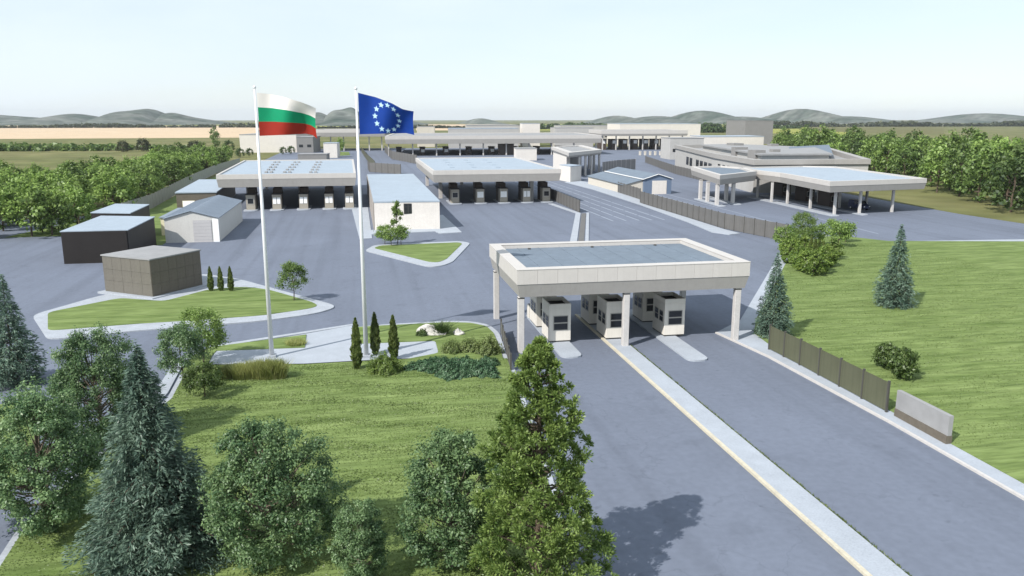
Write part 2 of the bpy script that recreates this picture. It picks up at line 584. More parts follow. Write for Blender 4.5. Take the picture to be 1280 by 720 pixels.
# kerbs along the road that leaves between the two canopies
structure('kerb', [(44.3, 186), (45.6, 166), (34.0, 127), (30, 112), (31.2, 112), (35.2, 127), (46.6, 165.6), (45.4, 186)], -0.4, 0.14, 'kerbstone')
structure('kerb', [(48.0, 166), (36.6, 127), (32.7, 112), (33.3, 112), (37.2, 127), (48.6, 166)], -0.4, 0.14, 'kerbstone')
structure('soil_strip', [(46.8, 165.6), (35.4, 127), (31.4, 112), (32.5, 112), (36.4, 127), (47.8, 165.6)], -0.4, 0.06, 'fence_brown')
# pavement round the white building
structure('pavement', [(-1.8, 186), (1.0, 186), (0.7, 139), (-0.4, 138.6), (-0.2, 137), (1.2, 137)][:2] + [(1.9, 186), (1.9, 137), (-0.2, 136.5)], -0.4, 0.10, 'concrete')
structure('pavement', [(1.9, 147), (1.9, 141.5), (13.2, 143.2), (13.8, 140.2), (17.8, 141.2), (17.2, 168), (14.6, 168), (14.6, 147)], -0.4, 0.12, 'concrete')
# median: a long narrow paved island with a pale kerb on one side and grass tufts on the other
structure('median', [(21.75, 0), (21.75, 78), (23.35, 78), (23.35, 0)], -0.4, 0.13, 'concrete')
structure('kerb', [(21.5, 0), (21.5, 78), (21.74, 78), (21.74, 0)], -0.4, 0.15, 'pale_kerb')
for x, y0 in ((17.35, 63.3), (27.6, 60.4)):
    structure('traffic_island', smooth_poly([(x - 0.95, y0), (x + 0.95, y0), (x + 0.95, 79), (x - 0.95, 79)], 0.9), -0.4, 0.14, 'concrete')
# white lane lines on the road behind
b = MB()
for i, x in enumerate((49.5, 52.2, 54.9, 57.6, 60.3)):
    for k in range(12):
        b.box(x - 0.16 + k * 0.04, x + 0.16 + k * 0.04, 152 + k * 9, 160 + k * 9, -0.02, 0.006)
tag(b.obj('lane_line', 'paint_white'), kind='structure')
b = MB()
for (x, y0, y1) in ((76, 128, 205), (79.5, 131, 206), (90, 126, 150)):
    b.prism([(x, y0), (x + 0.25, y0), (x + 2.2, y1), (x + 1.95, y1)], -0.02, 0.006)
tag(b.obj('lane_line', 'paint_white'), kind='structure')


# hills
def hill(cx, cy, rx, ry, h, seed):
    rng = np.random.default_rng(seed)
    n = 56
    u = np.linspace(-1.6, 1.6, n)
    X, Y = np.meshgrid(u, np.linspace(-1.6, 1.6, 30))
    Z = np.exp(-(X ** 2 * 1.6 + Y ** 2 * 2.2))
    for k in range(5):
        fx, fy, ph = rng.uniform(1.5, 7), rng.uniform(1, 5), rng.uniform(0, 6)
        Z = Z * (1 + 0.07 * np.sin(X * fx + Y * fy + ph))
    Z = Z * h - 3
    v = [(cx + rx * a, cy + ry * c, d) for a, c, d in zip(X.ravel(), Y.ravel(), Z.ravel())]
    mb = MB()
    mb.v = v
    for j in range(29):
        for i in range(n - 1):
            mb.f.append([j * n + i, j * n + i + 1, (j + 1) * n + i + 1, (j + 1) * n + i])
            mb.m.append(0)
    tag(mb.obj('hill', 'hillside', smooth=True), kind='structure')


for k, (px, Y, rpx, top) in enumerate([(174, 3000, 46, 134.5), (222, 3100, 60, 143.5), (95, 3200, 60, 142.5), (10, 3300, 70, 142), (432, 2800, 34, 134.5), (398, 2900, 34, 141.5), (480, 3000, 50, 146.5), (600, 3200, 22, 147),
                                       (770, 3100, 26, 146), (820, 3200, 55, 145.5), (877, 3000, 34, 138.5), (925, 3200, 50, 145), (1003, 3000, 34, 138), (1055, 3300, 55, 145), (1235, 3200, 80, 143)]):
    x, _ = onY(px, 148, Y)
    _, h = onY(px, top, Y)
    hill(x, Y, rpx * Y / 1000 * 0.95, 500, h + 3, k)


# ================================================================== foliage generators
def leaf_mesh(name, C, size, rng, up=0.3, outward=None, aspect=0.55, m='leaf_mid'):
    """one rhombic leaf (two triangles) at every point of C"""
    n = len(C)
    nor = rng.normal(size=(n, 3))
    nor[:, 2] = np.abs(nor[:, 2]) + up
    if outward is not None:
        nor += outward * 1.2
    nor /= np.linalg.norm(nor, axis=1)[:, None]
    t = np.cross(nor, rng.normal(size=(n, 3)))
    t /= np.linalg.norm(t, axis=1)[:, None] + 1e-9
    s = np.cross(nor, t)
    L = (size * rng.uniform(0.6, 1.35, n))[:, None]
    bend = nor * L * 0.18
    V = np.stack([C - t * L * 0.5, C + s * L * aspect * 0.5 + bend, C + t * L * 0.5, C - s * L * aspect * 0.5 + bend], 1).reshape(-1, 3)
    return quads(name, V, m)


def quads(name, V, m):
    n = len(V) // 4
    me = bpy.data.meshes.new(name)
    me.vertices.add(4 * n)
    me.vertices.foreach_set('co', V.astype(np.float32).ravel())
    me.loops.add(4 * n)
    me.loops.foreach_set('vertex_index', np.arange(4 * n, dtype=np.int32))
    me.polygons.add(n)
    me.polygons.foreach_set('loop_start', np.arange(0, 4 * n, 4, dtype=np.int32))
    me.materials.append(M[m])
    me.update(calc_edges=True)
    return me


def crown_points(rng, h0, h1, r, nclump, nleaf, shape=1.0, clump=0.28, top=0.5):
    """clumps spread through an uneven egg-shaped volume; leaves gathered round each"""
    P, O = [], []
    cz, hz = (h0 + h1) / 2, (h1 - h0) / 2
    lob = rng.uniform(0.78, 1.15, 7)
    cl = []
    for i in range(nclump):
        th = rng.uniform(0, 2 * math.pi)
        c = rng.uniform(-1, 1)
        q = rng.uniform(0.45, 1.0) ** 0.6
        w_ = math.sqrt(max(0, 1 - abs(c) ** (1.6 + shape))) * (1 - top * 0.5 * c)
        lo = lob[int(th / (2 * math.pi) * 7) % 7]
        cl.append((math.cos(th) * w_ * r * q * lo, math.sin(th) * w_ * r * q * lo, cz + c * hz * q))
    cl = np.array(cl)
    k = max(1, nleaf // nclump)
    for c in cl:
        d = rng.normal(size=(k, 3))
        d /= np.linalg.norm(d, axis=1)[:, None]
        rr = clump * r * rng.uniform(0.6, 1.3) * np.abs(rng.normal(size=k) * 0.35 + 0.75)[:, None]
        P.append(c + d * rr * np.array([1, 1, 0.75]))
        O.append(d)
    return np.concatenate(P), np.concatenate(O), cl


def trunk_mb(h, r, cl=None, nl=8, rng=None, base=0.35, n=7):
    mb = MB()
    top = h
    mb.tube([(0, 0, -0.1), (0.02 * h, 0, h * 0.3), (-0.01 * h, 0.02 * h, h * 0.65), (0, 0, top)], [r, r * 0.8, r * 0.5, r * 0.12], n)
    if cl is not None:
        idx = rng.permutation(len(cl))[:nl]
        for i in idx:
            c = cl[i]
            z = min(h * 0.9, max(h * base * 0.6, c[2] * 0.62))
            a = Vector((0, 0, z))
            e = Vector(c)
            mid = a.lerp(e, 0.5) + Vector((0, 0, -0.04 * h))
            mb.tube([a, mid, e], [r * 0.42, r * 0.26, r * 0.07], 5)
    return mb


PROTO = {}


def deciduous(kind, h, r, trunk_h, tr, nclump, nleaf, size, leaf, seed, shape=1.0, clump=0.28, top=0.5, bark='bark', limbs=8):
    rng = np.random.default_rng(seed)
    P, O, cl = crown_points(rng, trunk_h, h, r, nclump, nleaf, shape, clump, top)
    cr = leaf_mesh(kind + '_crown', P, size, rng, 0.3, O, m=leaf)
    tk = trunk_mb(h * 0.85, tr, cl, limbs, rng).mesh(kind + '_trunk', bark)
    PROTO[kind] = (cr, tk)


def plant(kind, name, label, cat, x, y, s=1.0, sz=None, rz=0.0, group=None, z=0.0, crown='crown', trunk='trunk'):
    t = thing(name, label, cat, (x, y, z), rz, group)
    t.scale = (s, s, sz or s)
    cr, tk = PROTO[kind]
    link(crown, cr, t)
    if tk:
        link(trunk, tk, t)
    return t


def conifer(kind, h, r, layers, per, sprays, needle, seed, m, droop=0.25, lift=0.0, trunk_r=0.16, power=0.9, base=0.05, bark='bark'):
    """whorls of branches, each a fan of needle sprays"""
    rng = np.random.default_rng(seed)
    mb = MB()
    mb.tube([(0, 0, -0.1), (0, 0, h * 0.5), (0, 0, h * 0.99)], [trunk_r, trunk_r * 0.55, 0.01], 7)
    C, T, W = [], [], []
    for i in range(layers):
        f = (i + rng.uniform(0, 0.7)) / layers
        z = h * (base + (1 - base) * f)
        rad = r * (1 - f) ** power * rng.uniform(0.8, 1.12) + 0.06
        nb = max(4, int(per * (0.5 + 0.5 * (1 - f))))
        a0 = rng.uniform(0, 6.28)
        for q in range(nb):
            a = a0 + 6.283 * q / nb + rng.uniform(-0.25, 0.25)
            Lb = rad * rng.uniform(0.72, 1.15)
            d = np.array([math.cos(a), math.sin(a), 0.0])
            side = np.array([-d[1], d[0], 0.0])
            ns = max(4, int(sprays * Lb / r))
            if Lb > 0.5 * r and q % 2 == 0:
                mb.tube([(0, 0, z), tuple(d * Lb * 0.5 + np.array([0, 0, z - droop * Lb * 0.3 + lift * Lb * .5])), tuple(d * Lb * 0.9 + np.array([0, 0, z - droop * Lb * 0.9 + lift * Lb]))], [trunk_r * 0.22, trunk_r * 0.13, 0.01], 4)
            t = rng.uniform(0.12, 1.0, ns) ** 0.7
            off = rng.uniform(-1, 1, ns) * (1.02 - t * 0.85) * 0.42 * Lb
            zz = z - droop * Lb * t ** 1.5 + lift * Lb * t + rng.normal(size=ns) * 0.05 * r
            C.append(d[None] * (t * Lb)[:, None] + side[None] * off[:, None] + np.stack([0 * t, 0 * t, zz], 1))
            dirv = d[None] * 0.8 + side[None] * np.sign(off)[:, None] * 0.55 + np.stack([0 * t, 0 * t, -0.2 + lift * 1.6 + 0 * t], 1) + rng.normal(size=(ns, 3)) * 0.3
            T.append(dirv)
    C = np.concatenate(C)
    T = np.concatenate(T)
    T /= np.linalg.norm(T, axis=1)[:, None]
    n = len(C)
    nor = rng.normal(size=(n, 3)) * 0.6 + np.array([0, 0, 0.8])
    s = np.cross(T, nor)
    s /= np.linalg.norm(s, axis=1)[:, None]
    L = (needle * rng.uniform(0.6, 1.4, n))[:, None]
    V = np.stack([C - T * L * 0.5, C + s * L * 0.12, C + T * L * 0.5, C - s * L * 0.12], 1).reshape(-1, 3)
    PROTO[kind] = (quads(kind + '_crown', V, m), mb.mesh(kind + '_trunk', bark))


def puffy(kind, h, r, nclump, nleaf, size, leaf, seed, power=0.5, base=0.02):
    """conical crown of needle puffs: each puff sits on a limb end and its needles point out and up"""
    rng = np.random.default_rng(seed)
    P, T, cl = [], [], []
    k = nleaf // nclump
    for i in range(nclump):
        f = rng.uniform(0, 1) ** 1.15
        th = rng.uniform(0, 6.283)
        prof = r * (1 - f) ** power * (1 + 0.20 * math.sin(th * 3 + f * 12) + 0.13 * math.sin(th * 6 - f * 27)) * (rng.uniform(1.0, 1.2) if i % 9 == 0 else 1)
        q = rng.uniform(0.35, 1.0) ** 0.55 * prof
        c = np.array([math.cos(th) * q, math.sin(th) * q, h * (base + (0.985 - base) * f)])
        cl.append(c)
        d = rng.normal(size=(k, 3)) * 0.75 + np.array([math.cos(th) * 0.5, math.sin(th) * 0.5, 0.65])
        d /= np.linalg.norm(d, axis=1)[:, None]
        rr = rng.uniform(0.26, 0.50) * (0.6 + 0.4 * (1 - f))
        P.append(c + d * rr * rng.uniform(0.2, 1, k)[:, None])
        T.append(d)
    C, T = np.concatenate(P), np.concatenate(T)
    n = len(C)
    s = np.cross(T, rng.normal(size=(n, 3)))
    s /= np.linalg.norm(s, axis=1)[:, None] + 1e-9
    L = (size * rng.uniform(0.6, 1.4, n))[:, None]
    V = np.stack([C - T * L * 0.5, C + s * L * 0.21, C + T * L * 0.5, C - s * L * 0.21], 1).reshape(-1, 3)
    mb = MB()
    mb.tube([(0, 0, -0.1), (0.05, 0, h * 0.4), (0, 0.04, h * 0.75), (0, 0, h * 0.97)], [0.19, 0.14, 0.07, 0.015], 8)
    for i in rng.permutation(nclump)[:150]:
        c = cl[i]
        z = max(0.2, c[2] - 0.45 * math.hypot(c[0], c[1]))
        mb.tube([(0, 0, z), (c[0] * 0.5, c[1] * 0.5, z + (c[2] - z) * 0.35), tuple(c)], [0.05, 0.032, 0.01], 4, cap=False)
    PROTO[kind] = (quads(kind + '_crown', V, leaf), mb.mesh(kind + '_trunk', 'bark'))


def column_bush(kind, h, r, nleaf, size, leaf, seed, taper=0.8):
    rng = np.random.default_rng(seed)
    f = rng.uniform(0, 1, nleaf)
    th = rng.uniform(0, 6.283, nleaf)
    prof = np.minimum(1, (f + 0.06) * 3.2) ** 0.7 * (1 - f ** 2.2) ** taper
    lum = 1 + 0.16 * np.sin(th * 5 + f * 19) + 0.10 * np.sin(th * 3 - f * 31)
    rr = r * prof * lum * rng.uniform(0.55, 1.05, nleaf) ** 0.5
    C = np.stack([np.cos(th) * rr, np.sin(th) * rr, 0.05 + f * h], 1)
    O = np.stack([np.cos(th), np.sin(th), 0.4 + 0 * th], 1)
    T = O * 0.45 + np.array([0, 0, 1.0]) + rng.normal(size=(nleaf, 3)) * 0.3
    T /= np.linalg.norm(T, axis=1)[:, None]
    s = np.cross(T, O + rng.normal(size=(nleaf, 3)) * 0.5)
    s /= np.linalg.norm(s, axis=1)[:, None]
    L = (size * rng.uniform(0.6, 1.4, nleaf))[:, None]
    V = np.stack([C - T * L * 0.5, C + s * L * 0.28, C + T * L * 0.6, C - s * L * 0.28], 1).reshape(-1, 3)
    tk = MB().tube([(0, 0, -0.05), (0, 0, h * 0.5), (0, 0, h * 0.9)], [r * 0.18, r * 0.1, 0.01], 6)
    PROTO[kind] = (quads(kind + '_crown', V, leaf), tk.mesh(kind + '_trunk', 'bark'))


def mound(kind, rx, ry, h, nleaf, size, leaf, seed, spiky=0.0):
    rng = np.random.default_rng(seed)
    th = rng.uniform(0, 6.283, nleaf)
    c = rng.uniform(0, 1, nleaf)
    q = rng.uniform(0.5, 1, nleaf) ** 0.5
    lum = 1 + 0.16 * np.sin(th * 4 + 1) + 0.13 * np.sin(th * 7 + c * 6) + 0.1 * np.sin(th * 11 - c * 9)
    w_ = np.sqrt(1 - c ** 2)
    O = np.stack([np.cos(th) * w_, np.sin(th) * w_, c], 1)
    C = O * q[:, None] * lum[:, None] * np.array([rx, ry, h])
    C[:, 2] += 0.04
    PROTO[kind] = (leaf_mesh(kind + '_crown', C, size, rng, 0.2, O, m=leaf), None)


def blades(kind, r, h, n, wid, leaf, seed, lean=0.35, ry=None):
    """tufts of upright blades"""
    rng = np.random.default_rng(seed)
    a = rng.uniform(0, 6.283, n)
    q = np.sqrt(rng.uniform(0, 1, n))
    ry = ry or r
    B = np.stack([np.cos(a) * q * r, np.sin(a) * q * ry, 0 * a], 1)
    H = h * rng.uniform(0.6, 1.1, n)
    D = rng.normal(size=(n, 3)) * lean
    D[:, 2] = 0
    b2 = rng.uniform(0, 6.283, n)
    Sd = np.stack([np.cos(b2), np.sin(b2), 0 * a], 1) * wid
    mid = B + D * H[:, None] * 0.35 + np.stack([0 * a, 0 * a, H * 0.6], 1)
    tip = B + D * H[:, None] + np.stack([0 * a, 0 * a, H], 1)
    V = np.stack([B, mid + Sd, tip, mid - Sd], 1).reshape(-1, 3)
    PROTO[kind] = (quads(kind + '_blades', V, leaf), None)


# prototypes
deciduous('wood_a', 8.0, 3.2, 0.9, 0.16, 40, 1500, 0.62, 'leaf_light', 1, clump=0.30)
deciduous('wood_b', 7.2, 3.6, 0.7, 0.16, 44, 1500, 0.62, 'leaf_light', 2, clump=0.28)
deciduous('wood_c', 8.6, 2.9, 0.8, 0.16, 40, 1500, 0.60, 'leaf_mid', 3, clump=0.30)
deciduous('wood_d', 7.0, 3.3, 0.6, 0.16, 36, 1300, 0.65, 'leaf_dark', 4, clump=0.32)
deciduous('dull', 7.0, 4.2, 0.5, 0.2, 36, 1500, 0.75, 'leaf_dull', 5, clump=0.33)
deciduous('street', 5.0, 1.75, 1.7, 0.07, 60, 5000, 0.19, 'leaf_mid', 6, clump=0.30)
deciduous('street_pale', 5.4, 2.3, 1.5, 0.08, 70, 7000, 0.19, 'leaf_grey', 7, clump=0.26)
deciduous('street_full', 6.0, 2.2, 1.3, 0.09, 80, 8000, 0.19, 'leaf_light', 8, clump=0.28)
deciduous('multistem', 3.0, 1.5, 0.8, 0.06, 50, 4200, 0.18, 'leaf_mid', 9, clump=0.30, limbs=12)
deciduous('bushy', 7.0, 2.85, 0.2, 0.11, 210, 46000, 0.135, 'leaf_grey', 10, clump=0.155, top=0.35, limbs=60, bark='grey_bark')
deciduous('bushy_open', 6.9, 2.1, 0.2, 0.10, 150, 34000, 0.135, 'leaf_grey', 11, clump=0.18, top=0.35, limbs=60, bark='grey_bark')
deciduous('sapling', 4.2, 0.75, 0.6, 0.05, 30, 1800, 0.20, 'leaf_light', 12, clump=0.35, top=1.2)
deciduous('ball', 2.2, 1.05, 0.9, 0.05, 24, 1500, 0.18, 'leaf_light', 13, clump=0.4)
deciduous('upright_shrub', 2.9, 1.2, 0.1, 0.05, 40, 2600, 0.24, 'shrub_yellow', 14, clump=0.28, top=0.2)
deciduous('green_shrub', 2.2, 1.1, 0.1, 0.05, 34, 2200, 0.22, 'leaf_mid', 15, clump=0.3)
conifer('spruce', 10.5, 3.2, 46, 20, 170, 0.24, 21, 'needle_blue', droop=0.22, trunk_r=0.17)
conifer('spruce_small', 8.6, 2.5, 30, 15, 70, 0.32, 22, 'needle_blue', droop=0.28, trunk_r=0.14)
puffy('pine', 11.4, 3.05, 860, 90000, 0.15, 'needle_yellow', 23, 0.60)
column_bush('cypress', 3.6, 0.42, 2600, 0.22, 'cypress_leaf', 31)
column_bush('thuja', 3.0, 0.36, 1400, 0.22, 'cypress_leaf', 32)
mound('round_bush', 1.25, 1.15, 1.6, 9000, 0.11, 'shrub_yellow', 41)
mound('flower_bush', 1.1, 1.0, 1.3, 5200, 0.12, 'pale_leaf', 42)
mound('juniper', 1.5, 1.0, 0.62, 6000, 0.14, 'juniper_leaf', 43)
mound('low_bush', 0.8, 0.7, 0.9, 1300, 0.18, 'leaf_dark', 44)
blades('tall_grass', 1.5, 1.55, 2600, 0.03, 'reed', 51, 0.28, 0.55)
blades('spiky', 0.55, 1.2, 420, 0.035, 'leaf_dark', 52, 0.75)
blades('tuft', 0.8, 0.55, 700, 0.02, 'reed', 53, 0.4)


ORD = ['leftmost', 'second from left', 'third from left', 'fourth from left', 'fifth from left', 'sixth from left', 'sixth from right', 'fifth from right', 'fourth from right', 'third from right', 'second from right', 'rightmost']


def nth(k, n):
    return ORD[k] if k < n - n // 2 else ORD[12 - n + k]


# ================================================================== canopies and booths
def canopy(pts, z0, zm, z1, label, deck='roof_white', ring=0.9, drop=0.45, cols=(), cw=0.7, slope=0.3, panels=None, group=None, colround=False):
    """flat roof on columns: soffit slab, grey lower band, pale upper band round a recessed deck"""
    a = sum(pts[i][0] * pts[(i + 1) % len(pts)][1] - pts[(i + 1) % len(pts)][0] * pts[i][1] for i in range(len(pts)))
    if a < 0:
        pts = pts[::-1]
    o = (sum(p[0] for p in pts) / len(pts), sum(p[1] for p in pts) / len(pts))
    t = thing('canopy', label, 'canopy', (o[0], o[1], 0), 0, group)
    p = rel(pts, o)
    MB().prism(inset(p, slope), z0, zm - 0.01, top=inset(p, 0.04)).obj('lower_band', 'fascia_grey', t)
    MB().prism(inset(p, slope + 0.3), z0 - 0.06, z0 - 0.005).obj('soffit', 'soffit', t)
    inn = inset(p, ring)
    if not panels:
        mb = MB()
        n = len(p)
        for i in range(n):
            j = (i + 1) % n
            mb.prism([p[i], p[j], inn[j], inn[i]], zm, z1)
        mb.obj('upper_band', 'fascia_white', t)
    else:
        cap = MB()
        core = inset(p, 0.12)
        n = len(p)
        for i in range(n):
            j = (i + 1) % n
            cap.prism([core[i], core[j], inn[j], inn[i]], zm, z1 - 0.03)
        cap.obj('parapet', 'fascia_white', t)
        for i in range(n):
            A, B = Vector(p[i]), Vector(p[(i + 1) % n])
            k = panels[i]
            L = (B - A).length
            d = (B - A) / L
            nn = Vector((-d.y, d.x))
            me = None
            for q in range(k):
                wq = L / k
                if me is None:
                    mb = MB()
                    mb.prism([(0.008, 0), (wq - 0.008, 0), (wq - 0.008, 0.11), (0.008, 0.11)], zm, z1)
                    me = mb.mesh('fascia_panel', 'fascia_white')
                po = link('fascia_panel', me, t)
                s = A + d * wq * q
                po.location = (s.x, s.y, 0)
                po.rotation_euler = (0, 0, math.atan2(d.y, d.x))
        rim = MB()
        for i in range(n):
            j = (i + 1) % n
            p2 = inset(p, -0.03)
            rim.prism([p2[i], p2[j], inn[j], inn[i]], z1 + 0.003, z1 + 0.05)
        rim.obj('coping', 'fascia_white', t)
    MB().prism(inset(p, ring + 0.004), zm + 0.01, z1 - drop).obj('roof_deck', deck, t)
    for (cx, cy) in cols:
        mb = MB().box(-cw / 2, cw / 2, -cw / 2, cw / 2, -0.1, z0 - 0.02)
        c = mb.obj('column', 'column_paint', t, bevel=0.03)
        c.location = (cx - o[0], cy - o[1], 0)
        cp = MB().box(-cw / 2 - 0.006, cw / 2 + 0.006, -cw / 2 - 0.006, cw / 2 + 0.006, z0 - 0.17, z0 - 0.07).obj('collar', 'dark_frame', c)
    return t


near = canopy([(12.9, 65.3), (34.2, 65.3), (34.2, 80.0), (12.9, 80.0)], 5.0, 6.15, 7.4,
              'white canopy nearest the camera, blue grey roof deck on square columns over six booths', deck='roof_blue', ring=1.0, drop=0.35,
              cols=[(13.35, 65.9), (22.85, 65.9), (33.4, 65.9), (13.3, 78.2), (22.85, 78.2), (33.4, 78.2)], cw=0.54, panels=[12, 8, 12, 8], slope=0.28)
sm = MB()
for x in np.arange(15.6, 33, 2.2):
    sm.box(x - 23.55 - 0.03, x - 23.55 + 0.03, -6.3, 6.3, 7.04, 7.085)
sm.obj('roof_seam', 'roof_blue', near)
for x in (16.7, 23.3, 30.1):
    for y in (-5.6, 5.6):
        MB().tube([(x - 23.55, y, 7.04), (x - 23.55, y, 7.16)], [0.16, 0.16], 10).obj('roof_drain', 'dark_frame', near)
LC = canopy([(-30.2, 183), (-0.5, 183), (-1.2, 246), (-32.5, 246)], 5.3, 7.05, 8.1,
            'wide white roofed canopy with three rows of roof hatches, left of the white building', cols=[(-26, 200), (-3, 200), (-26, 240), (-15, 240), (-3, 240), (-15, 215)], cw=0.7, ring=0.5, drop=0.25)
C2 = canopy([(17.0, 187), (47.6, 187), (48.6, 249), (17.4, 249)], 5.4, 7.15, 8.2,
            'wide white roofed canopy over five booths, right of the white building', cols=[(42, 194.5), (20.5, 205), (31, 245), (42, 245), (20.5, 245), (31, 215)], cw=0.9, ring=0.5, drop=0.25)
# roof hatches
for (px0, px1) in ((336, 346), (359, 371), (391.5, 398.5)):
    for k in range(5):
        f = k / 4
        x, y = G(px0 + (px1 - px0) * f, 215.5 - 12.5 * f, 7.9)
        for dx in (-0.55, 0.55):
            o = MB().box(-0.28, 0.28, -1.1, 1.1, 0, 0.3).obj('roof_hatch', 'roof_grey', LC)
            o.location = (x + dx - LC.location.x, y - LC.location.y, 7.85)
for (px0, px1) in ((565, 556), (592, 582), (622, 606)):
    for k in range(4):
        f = k / 3
        x, y = G(px0 + (px1 - px0) * f, 209 - 9 * f, 7.98)
        o = MB().box(-0.6, 0.6, -1.2, 1.2, 0, 0.16).obj('roof_hatch', 'roof_white', C2)
        o.location = (x - C2.location.x, y - C2.location.y, 7.95)


def booth(x, y, label, w=2.0, d=3.0, h=3.55, front=True):
    """pale panel booth: open parapet round a dark roof, slatted windows to the front and sides"""
    t = thing('booth', label, 'booth', (x, y, 0.14), 0, 'inspection booths under the nearest canopy')
    b = MB()
    s = 0.12
    b.box(-w / 2, w / 2, 0, d, 0.12, h - 0.45)
    for q in ((-w / 2, w / 2, 0, s), (-w / 2, w / 2, d - s, d), (-w / 2, -w / 2 + s, s, d - s), (w / 2 - s, w / 2, s, d - s)):
        b.box(*q, h - 0.45, h)
    b.obj('body', 'booth_panel', t, bevel=0.02)
    MB().box(-w / 2 + 0.06, w / 2 - 0.06, 0.06, d - 0.06, 0, 0.13).obj('plinth', 'dark_frame', t)
    MB().box(-w / 2 + s, w / 2 - s, s, d - s, h - 0.45, h - 0.36).obj('roof', 'booth_roof', t)

    def win(cx, wd, y0, side=0, rows=((1.35, 1.78), (1.86, 2.3)), frame_=True):
        f = MB()
        if side == 0:
            f.box(cx - wd / 2 - .07, cx + wd / 2 + .07, y0 - 0.03, y0 + 0.05, rows[0][0] - .07, rows[-1][1] + .07)
        else:
            f.box(side * w / 2 - (0.05 if side > 0 else 0.03), side * w / 2 + (0.03 if side > 0 else 0.05), cx - wd / 2 - .07, cx + wd / 2 + .07, rows[0][0] - .07, rows[-1][1] + .07)
        fr = f.obj('window', 'frame', t)
        for (a, c) in rows:
            g = MB()
            if side == 0:
                g.box(cx - wd / 2, cx + wd / 2, y0 - 0.045, y0 + 0.02, a, c)
            else:
                e = side * w / 2 + side * 0.045
                g.box(min(e, e - side * 0.06), max(e, e - side * 0.06), cx - wd / 2, cx + wd / 2, a, c)
            g.obj('pane', 'glass', fr)

    win(0.05, 1.25, 0, rows=((1.15, 1.72), (1.84, 2.4)))
    win(0.75, 0.8, 0, side=-1)
    win(1.95, 0.8, 0, side=-1)
    win(0.8, 0.9, 0, side=1)
    win(2.1, 0.7, 0, side=1, rows=((1.2, 1.7), (1.75, 2.3)))
    return t


BL = [(17.4, 68.0, 'front booth on the left island of the nearest canopy, beside the left column'), (22.75, 68.0, 'front booth on the middle median, partly behind the middle column of the nearest canopy'),
      (28.35, 68.0, 'front booth on the right island of the nearest canopy'), (17.4, 73.4, 'rear booth on the left island of the nearest canopy'),
      (22.7, 73.4, 'rear booth on the middle median of the nearest canopy'), (28.2, 73.4, 'rear booth on the right island of the nearest canopy')]
bp = booth(*BL[0])
for x, y, lb in BL[1:]:
    c = copy_tree(bp)
    c.location = (x, y, 0.14)
    c['label'] = lb
# low white barrier cabinet at the far end of the left island
t = thing('cabinet', 'low pale cabinet with an open top at the far end of the left island', 'cabinet', (16.95, 77.2, 0.14))
b = MB().box(-0.5, 0.5, 0, 0.9, 0, 1.3)
b.obj('body', 'booth_panel', t, bevel=0.02)
MB().box(-0.4, 0.4, 0.1, 0.8, 1.3, 1.34).obj('lid', 'booth_brown', t)
MB().box(0.5, 0.56, 0.15, 0.75, 0.2, 1.15).obj('door', 'yellow_wall', t)


def far_booth(x, y, label, lit, group):
    t = thing('booth', label, 'booth', (x, y, 0), 0, group)
    MB().prism(smooth_poly([(-1.5, -2.2), (1.5, -2.2), (1.5, 8), (-1.5, 8)], 1.2, 3), -0.1, 0.15).obj('island', 'concrete', t)
    MB().box(-0.95, 0.95, 0, 2.6, 0.15, 3.4).obj('body', 'booth_far', t)
    MB().box(-0.9, 0.9, 2.6, 6.0, 0.15, 4.6).obj('cabin', 'booth_brown', t)
    MB().box(-1.05, 1.05, -0.1, 6.1, 3.4, 3.55).obj('roof', 'booth_roof', t)
    MB().box(-0.75, 0.75, 4.4, 6.0, 4.6, 4.75).obj('roof_unit', 'booth_roof', t)
    if lit == 2:
        for s in (-0.42, 0.42):
            f = MB().box(s - 0.36, s + 0.36, -0.05, 0.03, 1.35, 2.75).obj('window', 'window_white', t)
        MB().box(-0.05, 0.05, -0.07, 0.02, 1.3, 2.8).obj('mullion', 'dark_frame', t)
    elif lit == 1:
        MB().box(-0.75, 0.75, -0.05, 0.03, 1.35, 2.75).obj('window', 'window_white', t)
    else:
        f = MB().box(-0.75, 0.75, -0.05, 0.03, 1.35, 2.75).obj('window', 'frame', t)
        MB().box(-0.6, 0.6, -0.08, 0.0, 1.5, 2.6).obj('pane', 'glass', f)
    return t


for i, (x, lit, lb) in enumerate([(-23.7, 0, 'booth with a dark window, leftmost under the left white roofed canopy'), (-18.1, 2, 'booth with two bright windows just right of the tall flagpole under the left canopy'),
                                  (-12.3, 2, 'booth with two bright windows, middle of the five under the left canopy'), (-6.7, 2, 'booth with two bright windows, second from right under the left canopy'),
                                  (-2.2, 2, 'booth with two bright windows, rightmost under the left canopy')]):
    far_booth(x, 185.2, lb, lit, 'booths under the left canopy')
for i, (x, lit, lb) in enumerate([(22.6, 0, 'booth with a dark window nearest the white building under the middle canopy'), (28.7, 1, 'booth with one broad white window, second from left under the middle canopy'),
                                  (34.4, 1, 'booth with one broad white window, middle of the five under the middle canopy'), (40.1, 2, 'booth with a divided white window, second from right under the middle canopy'),
                                  (45.0, 0, 'booth with a dark window, rightmost under the middle canopy by the brown fence')]):
    far_booth(x, 191, lb, lit, 'booths under the middle canopy')

